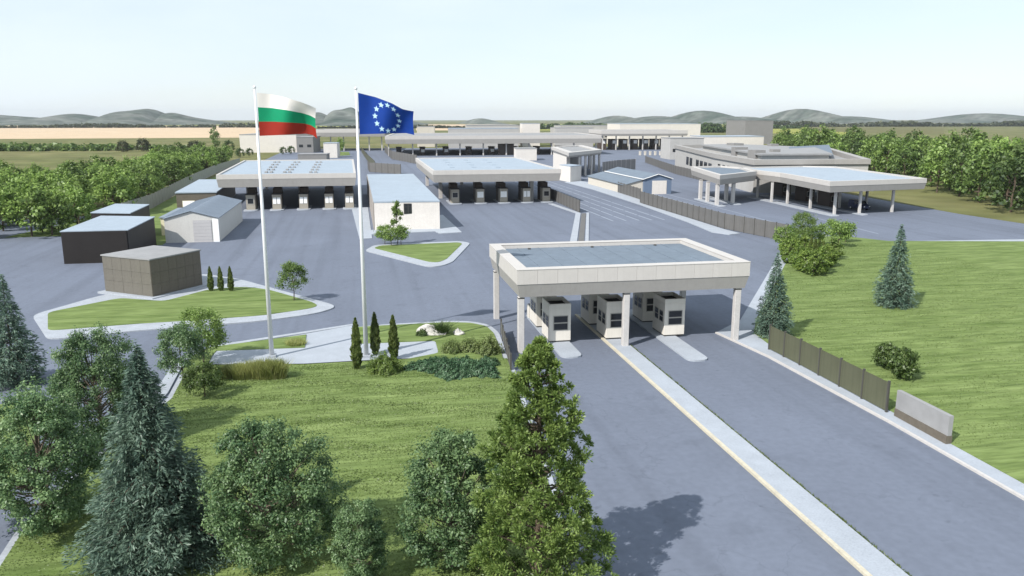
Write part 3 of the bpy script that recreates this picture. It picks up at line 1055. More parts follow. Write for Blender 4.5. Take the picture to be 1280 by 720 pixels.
# right hand canopies
canopy([(98.1, 186.3), (98.9, 177), (95.4, 150.5), (121, 154.5), (127, 198), (119.5, 202.5), (99.9, 199.7)], 5.0, 6.3, 7.3,
       'large pale roofed canopy with a pointed corner on slim columns, on the right', ring=0.8, drop=0.3,
       cols=[(100.2, 190), (98.2, 179.0), (100.8, 176.2), (100.3, 165.3), (98.8, 153.4), (105.0, 153.9), (114, 155.6), (108, 166), (110, 178), (112, 190), (120, 190), (119, 172)], cw=0.5)
canopy([(88.5, 205.6), (81.2, 172), (96.3, 183.6), (100.2, 199), (98, 207)], 5.0, 6.3, 7.3,
       'small canopy with a blue grey roof on thick columns, left of the large right canopy', deck='roof_blue', ring=1.0, drop=0.4,
       cols=[(84.2, 189), (83.4, 183), (82.3, 175.3), (87.9, 178.6), (89, 184.5)], cw=0.75)
for pts in ([(83.2, 191), (84.9, 191), (83.6, 172.5), (81.6, 172.5)], [(87.2, 195), (90, 195), (89, 175.5), (86.8, 175.5)], [(98.6, 193), (101, 193), (98.7, 150.8), (96.6, 151.2)], [(104, 196), (106, 196), (105.8, 151.5), (103.8, 151)]):
    structure('traffic_island', smooth_poly(pts, 0.8, 3), -0.4, 0.15, 'kerbstone')
# shaded booths and cars under the large canopy: dark inspection cabins
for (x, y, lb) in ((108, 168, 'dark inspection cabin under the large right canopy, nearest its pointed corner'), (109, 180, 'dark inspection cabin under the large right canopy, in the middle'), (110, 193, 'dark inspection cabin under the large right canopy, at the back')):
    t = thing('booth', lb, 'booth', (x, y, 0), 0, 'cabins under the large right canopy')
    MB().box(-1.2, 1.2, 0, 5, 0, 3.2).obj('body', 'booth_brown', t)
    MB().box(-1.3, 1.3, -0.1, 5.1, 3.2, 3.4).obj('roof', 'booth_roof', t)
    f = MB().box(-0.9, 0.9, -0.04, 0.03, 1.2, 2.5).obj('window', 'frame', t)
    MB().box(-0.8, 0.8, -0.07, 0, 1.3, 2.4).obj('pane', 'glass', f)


# ================================================================== buildings
def building(name, label, cat, pts, h, wall, roof, parapet=0.35, group=None, eave=0.0):
    o = (sum(p[0] for p in pts) / len(pts), sum(p[1] for p in pts) / len(pts))
    t = thing(name, label, cat, (o[0], o[1], 0), 0, group)
    p = rel(pts, o)
    MB().prism(p, -0.3, h - 0.25).obj('wall', wall, t)
    MB().prism(inset(p, -eave), h - 0.245, h).obj('roof', roof, t)
    return t


def face_windows(t, A, B, spec, frame='frame', pane='glass', name='window'):
    """windows on the wall from A to B (world), spec = (s0, s1, z0, z1) along it; outward is to the right of A->B"""
    o = t.location
    A, B = Vector(A), Vector(B)
    d = (B - A).normalized()
    for (s0, s1, z0, z1) in spec:
        mb = MB().box(s0, s1, -0.07, 0.05, z0, z1)
        w_ = mb.obj(name, frame, t)
        w_.location = (A.x - o.x, A.y - o.y, 0)
        w_.rotation_euler = (0, 0, math.atan2(d.y, d.x))
        k = 0.08
        MB().box(s0 + k, s1 - k, -0.1, 0.0, z0 + k, z1 - k).obj('pane', pane, w_)


# white office block between the canopies
t = building('office_building', 'white flat roofed building with one divided window, between the two white roofed canopies', 'building', [(2.6, 147), (14.4, 146.3), (14.6, 220), (2.4, 220)], 5.3, 'plaster', 'roof_white', eave=0.06)
o = t.location
MB().prism(rel([(2.56, 147.05), (2.36, 219.9), (2.2, 219.9), (2.42, 147.05)], o), -0.2, 5.0).obj('side_shade', 'plaster_shaded', t)  # shade of the left face, painted on as a darker sheet
f = MB().box(7.9, 9.5, -0.06, 0.04, 2.95, 4.85)
w_ = f.obj('window', 'dark_frame', t)
w_.location = (-o.x, 146.66 - o.y, 0)
for x0 in (8.02, 8.77):
    for z0, z1 in ((3.05, 4.2), (4.28, 4.75)):
        MB().box(x0, x0 + 0.6, -0.09, 0.0, z0, z1).obj('pane', 'glass', w_)

# grey gabled shed on the left
t = thing('shed', 'grey gabled metal shed with a wide door and a blue grey roof', 'shed', (-27.2, 138.2, 0))
A, B_, Rg, Yb = -4.2, 4.2, 5.15, 28.0
mb = MB()
mb.face([(A, 0, -0.2), (B_, 0, -0.2), (B_, 0, 3.95), (0, 0, Rg - 0.1), (A, 0, 3.95)])
mb.face([(A, Yb, -0.2), (A, Yb, 3.95), (0, Yb, Rg - 0.1), (B_, Yb, 3.95), (B_, Yb, -0.2)])
mb.face([(B_, 0, -0.2), (B_, Yb, -0.2), (B_, Yb, 3.95), (B_, 0, 3.95)])
mb.face([(A, 0, -0.2), (A, 0, 3.95), (A, Yb, 3.95), (A, Yb, -0.2)])
mb.obj('wall', 'shed_wall', t)
for s, mname in ((1, 'shed_roof'), (-1, 'shed_roof')):
    mb = MB()
    e = 4.4 * s
    q = [(0, Rg), (e, 3.93), (e, 4.03), (0, Rg + 0.1)]
    k = len(mb.v)
    mb.v += [(x, -0.25, z) for x, z in q] + [(x, Yb + 0.2, z) for x, z in q]
    mb.f += [[0, 1, 2, 3], [7, 6, 5, 4], [3, 2, 6, 7], [1, 0, 4, 5], [2, 1, 5, 6], [0, 3, 7, 4]]
    mb.m += [0] * 6
    rf = mb.obj('roof', mname, t)
    ribs = MB()
    for y in np.arange(0.5, Yb, 1.0):
        ribs.prism([(0.05 * s, y), (4.35 * s, y), (4.35 * s, y + 0.06), (0.05 * s, y + 0.06)], 0, 0.05)
    ribs.v = [(x, y, z + Rg + 0.085 - abs(x) / 4.4 * 1.12) for x, y, z in ribs.v]
    ribs.obj('seam', mname, rf)
d_ = MB().box(0.2, 3.1, -0.06, 0.02, -0.1, 3.3).obj('door', 'shed_door', t)
for z in np.arange(0.4, 3.2, 0.55):
    MB().box(0.24, 3.06, -0.085, -0.05, z, z + 0.5).obj('panel', 'shed_door', d_)
MB().box(3.3, 4.22, -0.04, 0.01, -0.1, 3.9).obj('corner_trim', 'window_white', t)
MB().prism([(A, 9), (A, 24), (A - 2.6, 24), (A - 2.6, 9)], -0.2, 3.1).obj('side_room', 'yellow_wall', t)
MB().prism([(A, 8.8), (A, 24.2), (A - 2.8, 24.2), (A - 2.8, 8.8)], 3.1, 3.25).obj('side_roof', 'shed_roof', t)

# small dark walled building behind the shed
t = building('store_building', 'low brown building with a pale flat roof behind the grey shed', 'building', [(-39.6, 187.4), (-31.2, 187.4), (-32.6, 226), (-41.5, 226)], 4.1, 'cladding_dark', 'roof_white', eave=0.2)
face_windows(t, (-39.6, 187.4), (-31.2, 187.4), [(1.2, 3.8, 0.8, 2.2)], 'yellow_wall', 'window_white')

# dark building at the left edge: two volumes with white roofs
t = thing('dark_building', 'black clad building with bright white roofs at the left edge', 'building', (-34, 128, 0))
o = t.location


def dpart(nm, pts, z0, z1, m):
    return MB().prism(rel(pts, o), z0, z1).obj(nm, m, t)


front = [(-32.4, 120.6), (-32.4, 136.2), (-36.4, 137.6), (-41, 139), (-41, 120.6)]
dpart('wall', front, -0.2, 4.5, 'cladding_black')
dpart('end_wall', [(-41, 120.55), (-41, 120.35), (-32.5, 120.35), (-32.5, 120.55)], -0.2, 4.48, 'cladding_black')
dpart('roof', inset(front, -0.15), 4.5, 4.62, 'roof_white')
back = [(-36.6, 138.6), (-36.9, 152.4), (-43, 154.5), (-43, 140.6)]
dpart('wall', back, -0.2, 4.9, 'cladding_black')
dpart('roof', inset(back, -0.1), 4.9, 5.02, 'roof_white')

# brown panel building: every panel its own piece
cx, cy = -23.4, 94.6
rz = math.atan2(0.817, 0.577)
t = thing('panel_building', 'square brown panel clad building with a pale grey flat roof on the corner lawn', 'building', (cx, cy, 0), rz)
Lx, Ly, Hh = 7.4, 7.6, 4.4
MB().box(0.05, Lx - 0.05, 0.05, Ly - 0.05, -0.1, Hh).obj('core', 'cladding_black', t)
MB().box(-0.12, Lx + 0.12, -0.12, Ly + 0.12, Hh + 0.003, Hh + 0.14).obj('roof', 'roof_grey', t)
MB().box(-0.7, Lx + 0.5, -0.7, Ly + 0.5, -0.3, 0.22).obj('base_slab', 'kerbstone', t)
rows = [(0.24, 1.55), (1.57, 2.88), (2.9, 4.38)]
for (n, L, mname, face_) in ((6, Lx, 'cladding_dark', 0), (5, Ly, 'cladding_sunlit', 1)):  # sun and shade put into the colours: right face darker, left face lighter
    wq = L / n
    for ri, (z0, z1) in enumerate(rows):
        mb = MB().box(0.012, wq - 0.012, -0.03, 0.045, z0, z1)
        me = mb.mesh('cladding_panel', mname)
        for q in range(n):
            po = link('cladding_panel', me, t)
            if face_ == 0:
                po.location = (wq * q, random.uniform(-0.006, 0.006), 0)
            else:
                po.location = (random.uniform(-0.006, 0.006), wq * (q + 1), 0)
                po.rotation_euler = (0, 0, -math.pi / 2)

# blue gabled building with a lean-to
t = thing('blue_building', 'blue grey gabled building with a white door and a beige lean-to, behind the brown fence', 'building', (79.2, 205.5, 0))
mb = MB()
W2, L2 = 3.9, 34.0
mb.face([(-W2, 0, -0.2), (W2, 0, -0.2), (W2, 0, 4.0), (0, 0, 5.2), (-W2, 0, 4.0)])
mb.face([(-W2, L2, -0.2), (-W2, L2, 4.0), (0, L2, 5.2), (W2, L2, 4.0), (W2, L2, -0.2)])
mb.face([(W2, 0, -0.2), (W2, L2, -0.2), (W2, L2, 4.0), (W2, 0, 4.0)])
mb.face([(-W2, 0, -0.2), (-W2, 0, 4.0), (-W2, L2, 4.0), (-W2, L2, -0.2)])
mb.obj('wall', 'gable_blue', t)
for s in (-1, 1):
    mb = MB()
    q = [(0, 5.22), (s * 4.2, 3.93), (s * 4.2, 4.06), (0, 5.36)]
    mb.v = [(x, -0.3, z) for x, z in q] + [(x, L2 + 0.3, z) for x, z in q]
    mb.f = [[0, 1, 2, 3], [7, 6, 5, 4], [3, 2, 6, 7], [1, 0, 4, 5], [2, 1, 5, 6], [0, 3, 7, 4]]
    mb.m = [0] * 6
    rf = mb.obj('roof', 'roof_blue', t)
    tr = MB()
    q = [(0, 5.30), (s * 4.2, 4.0), (s * 4.2, 4.16), (0, 5.46)]
    tr.v = [(x, -0.42, z) for x, z in q] + [(x, -0.302, z) for x, z in q]
    tr.f = mb.f
    tr.m = [0] * 6
    tr.obj('verge', 'window_white', rf)
    if s < 0:
        MB().box(-4.36, -4.2, -0.3, L2 + 0.3, 3.95, 4.15).obj('gutter', 'window_white', rf)
MB().box(-1.6, 2.5, -0.08, 0.02, -0.1, 3.6).obj('door', 'plaster', t)
lean = MB()
lean.face([(-9.0, 1, -0.2), (-W2, 1, -0.2), (-W2, 1, 3.7), (-9.0, 1, 2.5)])
lean.face([(-9.0, 1, -0.2), (-9.0, 1, 2.5), (-9.0, 36, 2.5), (-9.0, 36, -0.2)])
lean.face([(-9.0, 36, -0.2), (-9.0, 36, 2.5), (-W2, 36, 3.7), (-W2, 36, -0.2)])
lean.obj('lean_to_wall', 'beige_wall', t)
mb = MB()
q = [(-9.4, 2.42), (-W2 - 0.3, 3.72), (-W2 - 0.3, 3.84), (-9.4, 2.54)]
mb.v = [(x, 0.7, z) for x, z in q] + [(x, 36.3, z) for x, z in q]
mb.f = [[0, 1, 2, 3], [7, 6, 5, 4], [3, 2, 6, 7], [1, 0, 4, 5], [2, 1, 5, 6], [0, 3, 7, 4]]
mb.m = [0] * 6
mb.obj('lean_to_roof', 'roof_blue', t)

# pavilion with columns, its white wall and the white box in front
t = canopy([(77.7, 322), (69.9, 264.5), (88.9, 288.9), (95.8, 340)], 7.0, 7.6, 8.7, 'grey roofed pavilion on a row of columns with a white side wall', deck='roof_grey', ring=2.5, drop=0.3,
           cols=[(76.0, 273), (79.5, 277.4), (83, 281.8), (88.2, 289.4), (90, 302), (92, 316)], cw=0.7)
MB().prism(rel([(71.4, 273), (78.3, 321), (80, 320), (73.2, 275)], t.location), -0.2, 6.9).obj('side_wall', 'plaster', t)
MB().prism(rel([(79, 318), (92, 331), (92.8, 330), (80, 317)], t.location), -0.2, 6.9).obj('rear_wall', 'dark_grey_wall', t)
t = building('service_hut', 'small bright white box shaped hut in front of the columned pavilion', 'hut', [(65.4, 259.2), (66.6, 249.6), (71.6, 254.6), (69.6, 262.5)], 5.1, 'plaster', 'roof_white')

# large grey complex behind the right canopies
R3 = [(112, 241), (106, 203.5), (129.3, 203), (139, 201.5), (180, 288), (158, 331), (133, 326)]
t = building('terminal_building', 'large low grey terminal building with a stepped roof behind the right canopies', 'building', R3, 7.6, 'grey_wall', 'roof_grey')
o = t.location
p = rel(R3, o)
inn = inset(p, 1.6)
mb = MB()
for i in range(len(p)):
    j = (i + 1) % len(p)
    p2 = inset(p, -0.5)
    mb.prism([p2[i], p2[j], inn[j], inn[i]], 7.605, 9.0)
mb.obj('fascia', 'fascia_grey', t)
up = [(118, 232), (114, 215), (134, 213), (158, 262), (146, 300), (132, 296)]
MB().prism(rel(up, o), 7.6, 9.6).obj('upper_storey', 'grey_wall', t)
MB().prism(inset(rel(up, o), -0.8), 9.6, 10.1).obj('upper_roof', 'roof_grey', t)
sk = GL('986,187.5 1036,184.5 1042,193 987,194', 9.3)
mb = MB()
mb.v = [(sk[3][0] - o.x, sk[3][1] - o.y, 9.02), (sk[2][0] - o.x, sk[2][1] - o.y, 9.02), (sk[1][0] - o.x, sk[1][1] - o.y, 10.4), (sk[0][0] - o.x, sk[0][1] - o.y, 10.4)]
mb.v += [(x, y, 8.9) for x, y, z in mb.v]
mb.f = [[0, 1, 2, 3], [7, 6, 5, 4], [0, 4, 5, 1], [1, 5, 6, 2], [2, 6, 7, 3], [3, 7, 4, 0]]
mb.m = [0] * 6
mb.obj('skylight', 'roof_blue', t)
face_windows(t, (133, 326), (112, 241), [(s, s + 5.5, 2.5, 5.5) for s in (30, 38, 52, 60, 68, 76)], 'dark_frame')
face_windows(t, (112, 241), (106, 203.5), [(s, s + 2.5, 2.5, 6) for s in (3, 8, 13, 18, 23, 28)], 'dark_frame')

for (ax, ay, w1, d1) in ((116, 222, 1.6, 2.4), (124, 226, 1.2, 1.2), (140, 285, 2.0, 3.0), (150, 275, 1.5, 1.5), (122, 245, 2.2, 1.4)):
    MB().box(ax - o.x - w1, ax - o.x + w1, ay - o.y - d1, ay - o.y + d1, 7.62, 10.9).obj('roof_unit', 'dark_grey_wall', t)
for q in ([(112, 216), (111, 208), (127, 207.6), (131, 211.5)], [(121, 262), (118.5, 246), (126, 250), (130, 272)]):
    MB().prism(rel(q, o), 7.61, 7.9).obj('roof_panel', 'roof_blue', t)
# far buildings
def far_block(name, label, px0, px1, top, Y, depth, wall, roof, z0=None, cat='building', rows=0):
    x0, h = onY(px0, top, Y)
    x1, _ = onY(px1, top, Y)
    t = building(name, label, cat, [(x0, Y), (x1, Y), (x1 + depth * 0.12, Y + depth), (x0 + depth * 0.12, Y + depth)], h, wall, roof, eave=0.15)
    if rows:
        n = max(2, int((x1 - x0) / 5))
        wq = (x1 - x0) / n
        face_windows(t, (x0, Y), (x1, Y), [(wq * k + wq * 0.25, wq * k + wq * 0.75, h * 0.35, h * 0.35 + 1.6) for k in range(n)], 'dark_frame')
    return t


far_block('warehouse', 'long white flat roofed hall with plain walls just behind the far left trees', 299, 370, 168, 505, 40, 'plaster', 'roof_grey')
far_block('warehouse', 'grey low block with a dark roof rising behind the long white hall', 322, 378, 163, 560, 40, 'grey_wall', 'dark_grey_wall')
t = far_block('warehouse', 'white long warehouse with blank walls behind the far right canopy', 775, 876, 154.5, 580, 50, 'plaster', 'roof_white')
far_block('tower_block', 'bright white cube shaped block standing alone beyond the far long canopy', 653, 675, 154, 570, 22, 'plaster', 'roof_white')
far_block('warehouse', 'grey windowless block standing behind the right wood', 932, 967, 150.6, 600, 45, 'dark_grey_wall', 'dark_grey_wall')
far_block('warehouse', 'low bright white hall behind the terminal roof', 879, 955, 170.5, 420, 25, 'plaster', 'roof_white')
far_block('warehouse', 'pale grey flat block left of the white cube', 583, 650, 156.5, 600, 60, 'grey_wall', 'roof_grey', rows=1)
far_block('warehouse', 'pale grey flat block right of the white cube', 694, 742, 159.5, 560, 30, 'grey_wall', 'roof_grey', rows=1)
far_block('store_building', 'small pale hut with dark openings right of the blue flag', 521, 543, 158, 580, 15, 'beige_wall', 'roof_grey', rows=1)
far_block('store_building', 'dark window fronted block at the right end of the long white hall', 370.5, 391, 171, 495, 25, 'dark_grey_wall', 'roof_grey', rows=1)
t = far_block('kiosk', 'small white kiosk with a dark door in front of the far long canopy', 645, 671, 185.5, 385, 14, 'plaster', 'roof_grey', cat='kiosk')
far_block('kiosk', 'small white kiosk by the young tree beyond the left canopy', 404, 421, 178.5, 430, 10, 'plaster', 'roof_white', cat='kiosk')
far_block('container', 'low dark container with a pale roof behind the left canopy roof', 372, 408, 192.5, 330, 8, 'dark_grey_wall', 'roof_grey', cat='container')


def far_canopy(px0, px1, ytop, ymid, ybot, Y, depth, label, ncol, nbooth, dark):
    x0, z1 = onY(px0, ytop, Y)
    x1, _ = onY(px1, ytop, Y)
    _, z0 = onY(px0, ybot, Y)
    _, zm = onY(px0, ymid, Y)
    t = canopy([(x0, Y), (x1, Y), (x1 + depth * 0.1, Y + depth), (x0 + depth * 0.1, Y + depth)], z0, zm, z1, label, deck='roof_grey', ring=1.2, drop=0.3,
               cols=[(x0 + 2 + (x1 - x0 - 4) * k / (ncol - 1), Y + 4) for k in range(ncol)], cw=0.7)
    return x0, x1


x0, x1 = far_canopy(481, 752, 170, 174.5, 180, 440, 90, 'very long grey canopy spanning the middle distance behind the two white roofed canopies', 10, 9, 1)
for k in range(9):
    x = x0 + 8 + (x1 - x0 - 16) * k / 8
    t = thing('booth', 'dark booth, ' + nth(k, 9) + ' in the row under the very long grey canopy', 'booth', (x, 452, 0), 0, 'booths under the very long canopy')
    MB().box(-1.3, 1.3, 0, 7, 0, 4.2).obj('body', 'booth_brown', t)
    MB().box(-1.5, 1.5, -0.2, 7.2, 4.2, 4.5).obj('roof', 'booth_roof', t)
    MB().box(-1.0, 1.0, -0.06, 0.02, 1.6, 3.2).obj('window', 'window_white' if k % 3 else 'glass', t)
t = thing('screen_wall', 'dark brown wall standing under the very long canopy left of the white kiosk', 'wall', (onY(635, 190, 440)[0], 446, 0))
MB().box(-4.5, 4.5, 0, 1, -0.1, 6.0).obj('panel', 'booth_brown', t)
MB().box(-4.7, 4.7, -0.1, 1.1, 6.0, 6.2).obj('coping', 'booth_roof', t)
x0, x1 = far_canopy(752, 860, 163, 167.5, 170, 500, 45, 'far thin grey canopy over a row of dark booths on the right', 7, 8, 1)
for k in range(8):
    x = x0 + 4 + (x1 - x0 - 8) * k / 7
    t = thing('booth', 'dark booth, ' + nth(k, 8) + ' in the row under the far thin canopy', 'booth', (x, 508, 0), 0, 'booths under the far thin canopy')
    MB().box(-1.9, 1.9, 0, 8, 0, 6.4).obj('body', 'booth_brown', t)
    MB().box(-1.2, 1.2, -0.1, 0.02, 4.0, 6.0).obj('window', 'window_white', t)
    MB().box(-2.1, 2.1, -0.2, 8.2, 6.4, 6.8).obj('roof', 'booth_roof', t)
for k in range(8):
    x, y = G(800 + k * 6.3, 194, 0)
    t = thing('bollard', 'pale bollard, ' + nth(k, 8) + ' in the row in front of the far thin canopy', 'bollard', (x, y, 0), 0, 'pale bollards before the far thin canopy')
    MB().box(-0.5, 0.5, -0.5, 0.5, -0.1, 2.0).obj('post', 'beige_wall', t)
    MB().box(-0.6, 0.6, -0.6, 0.6, 2.0, 2.2).obj('cap', 'plaster', t)
far_canopy(392, 481, 162, 166, 171, 520, 40, 'grey flat canopy roof seen behind the two flagpoles', 6, 0, 1)


t = far_block('office_building', 'low grey two tiered block between the terminal and the far thin canopy', 838, 880, 172.5, 380, 18, 'grey_wall', 'roof_grey', rows=1)
far_block('warehouse', 'long low grey hall with a pale roof edge behind the very long canopy', 560, 648, 160.5, 555, 30, 'grey_wall', 'roof_white', rows=1)
far_block('warehouse', 'low grey hall with a window row behind the far thin canopy', 700, 770, 156.8, 640, 40, 'grey_wall', 'roof_grey', rows=1)

# dark blue van standing in the shade
t = thing('van', 'dark blue van parked in the shade under the large right canopy', 'van', (110.6, 159.5, 0), R(8))
mb = MB()
prof = [(0, 0.35), (0, 1.05), (0.9, 1.25), (1.6, 2.0), (4.7, 2.05), (4.9, 0.35)]
mb.v = [(-0.95, y, z) for y, z in prof] + [(0.95, y, z) for y, z in prof]
mb.f = [[0, 1, 2, 3, 4, 5], [11, 10, 9, 8, 7, 6]] + [[i, 6 + i, 6 + (i + 1) % 6, (i + 1) % 6] for i in range(6)]
mb.m = [0] * 8
mb.obj('body', 'van_paint', t, bevel=0.06)
ws = MB()
ws.face([(-0.8, 0.93, 1.33), (0.8, 0.93, 1.33), (0.78, 1.5, 1.93), (-0.78, 1.5, 1.93)])
ws.obj('windscreen', 'glass', t)
for sx in (-1, 1):
    MB().box(min(sx * 0.93, sx * 0.97), max(sx * 0.93, sx * 0.97), 1.75, 2.9, 1.3, 1.85).obj('side_window', 'glass', t)
    MB().box(sx * 0.7 - 0.16, sx * 0.7 + 0.16, -0.03, 0.05, 0.75, 0.95).obj('headlight', 'window_white', t)
    for wy in (0.95, 3.9):
        wh = MB().tube([(sx * 0.72, wy, 0.34), (sx * 0.98, wy, 0.34)], [0.34, 0.34], 14).obj('wheel', 'booth_roof', t)
        MB().tube([(sx * 0.985, wy, 0.34), (sx * 0.995, wy, 0.34)], [0.19, 0.19], 10).obj('rim', 'steel', wh)

# ================================================================== fences
def fence(pts, h, step, label, panel='fence_brown', post='fence_post', z=0.0, hh=None, ribs=14, cat='fence'):
    o = pts[0]
    t = thing('fence', label, cat, (o[0], o[1], z))
    for i in range(len(pts) - 1):
        A, B = Vector(pts[i]) - Vector(o), Vector(pts[i + 1]) - Vector(o)
        L = (B - A).length
        n = max(1, round(L / step))
        ang = math.atan2(B.y - A.y, B.x - A.x)
        wq = L / n
        mb = MB()
        xs = np.linspace(0.06, wq - 0.06, ribs * 2 + 1)
        ys = [0.025 if k % 2 else -0.005 for k in range(len(xs))]
        for k in range(len(xs) - 1):
            mb.face([(xs[k], ys[k], 0.08), (xs[k + 1], ys[k + 1], 0.08), (xs[k + 1], ys[k + 1], h), (xs[k], ys[k], h)])
            mb.face([(xs[k], -0.03, h), (xs[k + 1], -0.03, h), (xs[k + 1], -0.03, 0.08), (xs[k], -0.03, 0.08)])
        me = mb.mesh('fence_panel', panel)
        pm = MB().box(-0.07, 0.07, -0.07, 0.07, -0.2, h + 0.12).mesh('post', post)
        for k in range(n + (1 if i == len(pts) - 2 else 0)):
            p = A.lerp(B, k / n)
            po = link('post', pm, t)
            po.location = (p.x, p.y, 0)
            po.rotation_euler = (0, 0, ang)
            if k < n:
                pa = link('fence_panel', me, t)
                pa.location = (p.x, p.y, 0)
                pa.rotation_euler = (0, 0, ang)
    return t


fence([(34.9, 62.3), (35.1, 57.6), (35.25, 46.6)], 2.15, 2.7, 'short olive mesh fence of six panels along the right pavement in the foreground', 'fence_olive', z=0.12, ribs=20)
fence([(70.2, 212), (69.1, 191), (66.6, 184), (66.3, 149), (66.1, 137), (69.4, 120.5)], 2.85, 3.0, 'long brown grey panel fence beside the pale pavement, left of the right canopies')
fence([(47.6, 200), (46.75, 167)], 2.7, 3.0, 'brown panel fence at the right end of the middle canopy')
fence([(131, 357), (114.5, 280), (110.5, 246)], 3.0, 4.0, 'brown panel fence in front of the grey terminal building')
fence([(16.4, 499), (16.9, 409.6), (26, 364)], 4.0, 5.0, 'dark brown fence left of the very long canopy')
fence([(3.9, 330), (4.3, 312.4), (15.3, 296.7)], 3.6, 4.0, 'olive brown fence behind the roof of the white building')
fence([(2.5, 500), (4.5, 400), (6.8, 335)], 3.0, 5.0, 'narrow dark fence along the road beside the second flagpole', 'fence_olive')
fence([(-47.5, 170), (-46.2, 194.4), (-49.8, 258.5), (-51.7, 313.9), (-50.1, 366)], 3.2, 4.0, 'long grey panel fence along the edge of the left wood', 'fence_grey', 'fence_grey')
fence([G(753, 217), G(770, 214), G(794, 212)], 4.2, 3.0, 'tall blue grey slatted fence running right from the columned pavilion', 'dark_grey_wall', 'column_paint')
# low grey wall piece after the near fence
t = thing('retaining_wall', 'low pale grey wall with a brown foot at the end of the olive fence', 'wall', (35.4, 45.9, 0.1))
MB().box(0.0, 0.3, -5, 0, 0.55, 1.85).obj('wall', 'roof_grey', t)
MB().box(-0.06, 0.36, -5, 0.0, -0.2, 0.54).obj('foot', 'cladding_dark', t)
# dark edge wall where the lawn meets the lane
a, c = G(626.5, 418), G(638.5, 464)
fence([a, c], 1.3, 2.5, 'low dark brown fence panel between the shrubs and the lane', 'fence_brown', z=0.1)


# ================================================================== flagpoles and flags
def pole(x, y, top, label):
    t = thing('flagpole', label, 'flagpole', (x, y, 0))
    MB().tube([(0, 0, 0), (0, 0, top * 0.5), (0, 0, top)], [0.20, 0.15, 0.075], 14).obj('shaft', 'steel', t, smooth=True)
    MB().tube([(0, 0, top), (0, 0, top + 0.08), (0, 0, top + 0.2), (0, 0, top + 0.26)], [0.05, 0.13, 0.11, 0.02], 10).obj('finial', 'steel', t, smooth=True)
    MB().prism([(-0.35, -0.35), (0.35, -0.35), (0.35, 0.35), (-0.35, 0.35)], 0.05, 0.3).obj('base_plate', 'kerbstone', t)
    return t


PL, PR = G(340, 447.5), G(458, 447.5)
pole(PL[0], PL[1], 22.3, 'tall white flagpole carrying the white, green and red flag')
pole(PR[0], PR[1], 22.2, 'tall white flagpole carrying the blue flag with stars')


def flag_fn(L, H, tops, bots, amp):
    def fn(u, v):
        tt = np.interp(u, [a for a, _ in tops], [b_ for _, b_ in tops])
        bb = np.interp(u, [a for a, _ in bots], [b_ for _, b_ in bots])
        z = tt + (bb - tt) * v
        y = amp * math.sin(u * 7.2 + v * 1.6 + 0.4) * min(1, u * 2.2) + 0.12 * math.sin(u * 13 - v * 4) * u
        x = u * L * (1 - 0.02 * math.sin(v * 3.1))
        return Vector((x, y, z))
    return fn


def flag_mesh(fn, v0, v1, nu, nv):
    mb = MB()
    for j in range(nv + 1):
        for i in range(nu + 1):
            mb.v.append(tuple(fn(i / nu, v0 + (v1 - v0) * j / nv)))
    for j in range(nv):
        for i in range(nu):
            k = j * (nu + 1) + i
            mb.f.append([k, k + nu + 1, k + nu + 2, k + 1])
            mb.m.append(0)
    return mb


FS = 14.95
# national tricolour
t = thing('flag', 'white, green and red striped flag waving from the left flagpole', 'flag', (PL[0] + 0.16, PL[1], 22.0))
fn = flag_fn(4.5, 3.3, [(0, 0), (0.25, -0.12), (0.5, -0.38), (0.75, -0.72), (0.9, -0.98), (1, -1.2)], [(0, -3.38), (0.5, -3.28), (0.8, -3.22), (0.92, -3.34), (1, -3.62)], 0.34)
for (v0, v1, mm) in ((0, 1 / 3, 'flag_white'), (1 / 3, 2 / 3, 'flag_green'), (2 / 3, 1, 'flag_red')):
    o = flag_mesh(fn, v0, v1, 36, 8).obj('stripe', mm, t, smooth=True)
    o['label'] = mm.split('_')[1] + ' stripe of the flag'
# blue flag with twelve stars
t = thing('flag', 'blue flag with a ring of twelve pale stars waving from the right flagpole', 'flag', (PR[0] + 0.16, PR[1], 22.0))
fn = flag_fn(4.4, 3.3, [(0, 0), (0.31, -0.33), (0.6, -0.82), (0.78, -1.25), (0.86, -1.34), (1, -1.44)], [(0, -3.25), (0.45, -3.2), (0.85, -3.18), (1, -3.32)], 0.30)
flag_mesh(fn, 0, 1, 40, 24).obj('cloth', 'flag_blue', t, smooth=True)
for k in range(12):
    a = math.pi / 2 + k * math.pi / 6
    cu, cv = 0.52 + 0.225 * math.cos(a), 0.515 - 0.40 * math.sin(a)
    mb = MB()
    for sgn in (-1, 1):
        c0 = fn(cu, cv)
        ring = []
        for q in range(10):
            rr = (0.235 if q % 2 == 0 else 0.10)
            aa = math.pi / 2 + q * math.pi / 5
            du, dv = rr * math.cos(aa) / 4.4, -rr * math.sin(aa) / 2.6
            pt = fn(cu + du, cv + dv)
            ring.append((pt.x, pt.y + sgn * 0.03, pt.z))
        for q in range(10):
            tri = [(c0.x, c0.y + sgn * 0.03, c0.z), ring[q], ring[(q + 1) % 10]]
            mb.face(tri if sgn < 0 else tri[::-1])
    mb.obj('star', 'star_paint', t)

# ================================================================== planting
rnd = random.Random(5)



def at(px, py):
    return G(px, py)


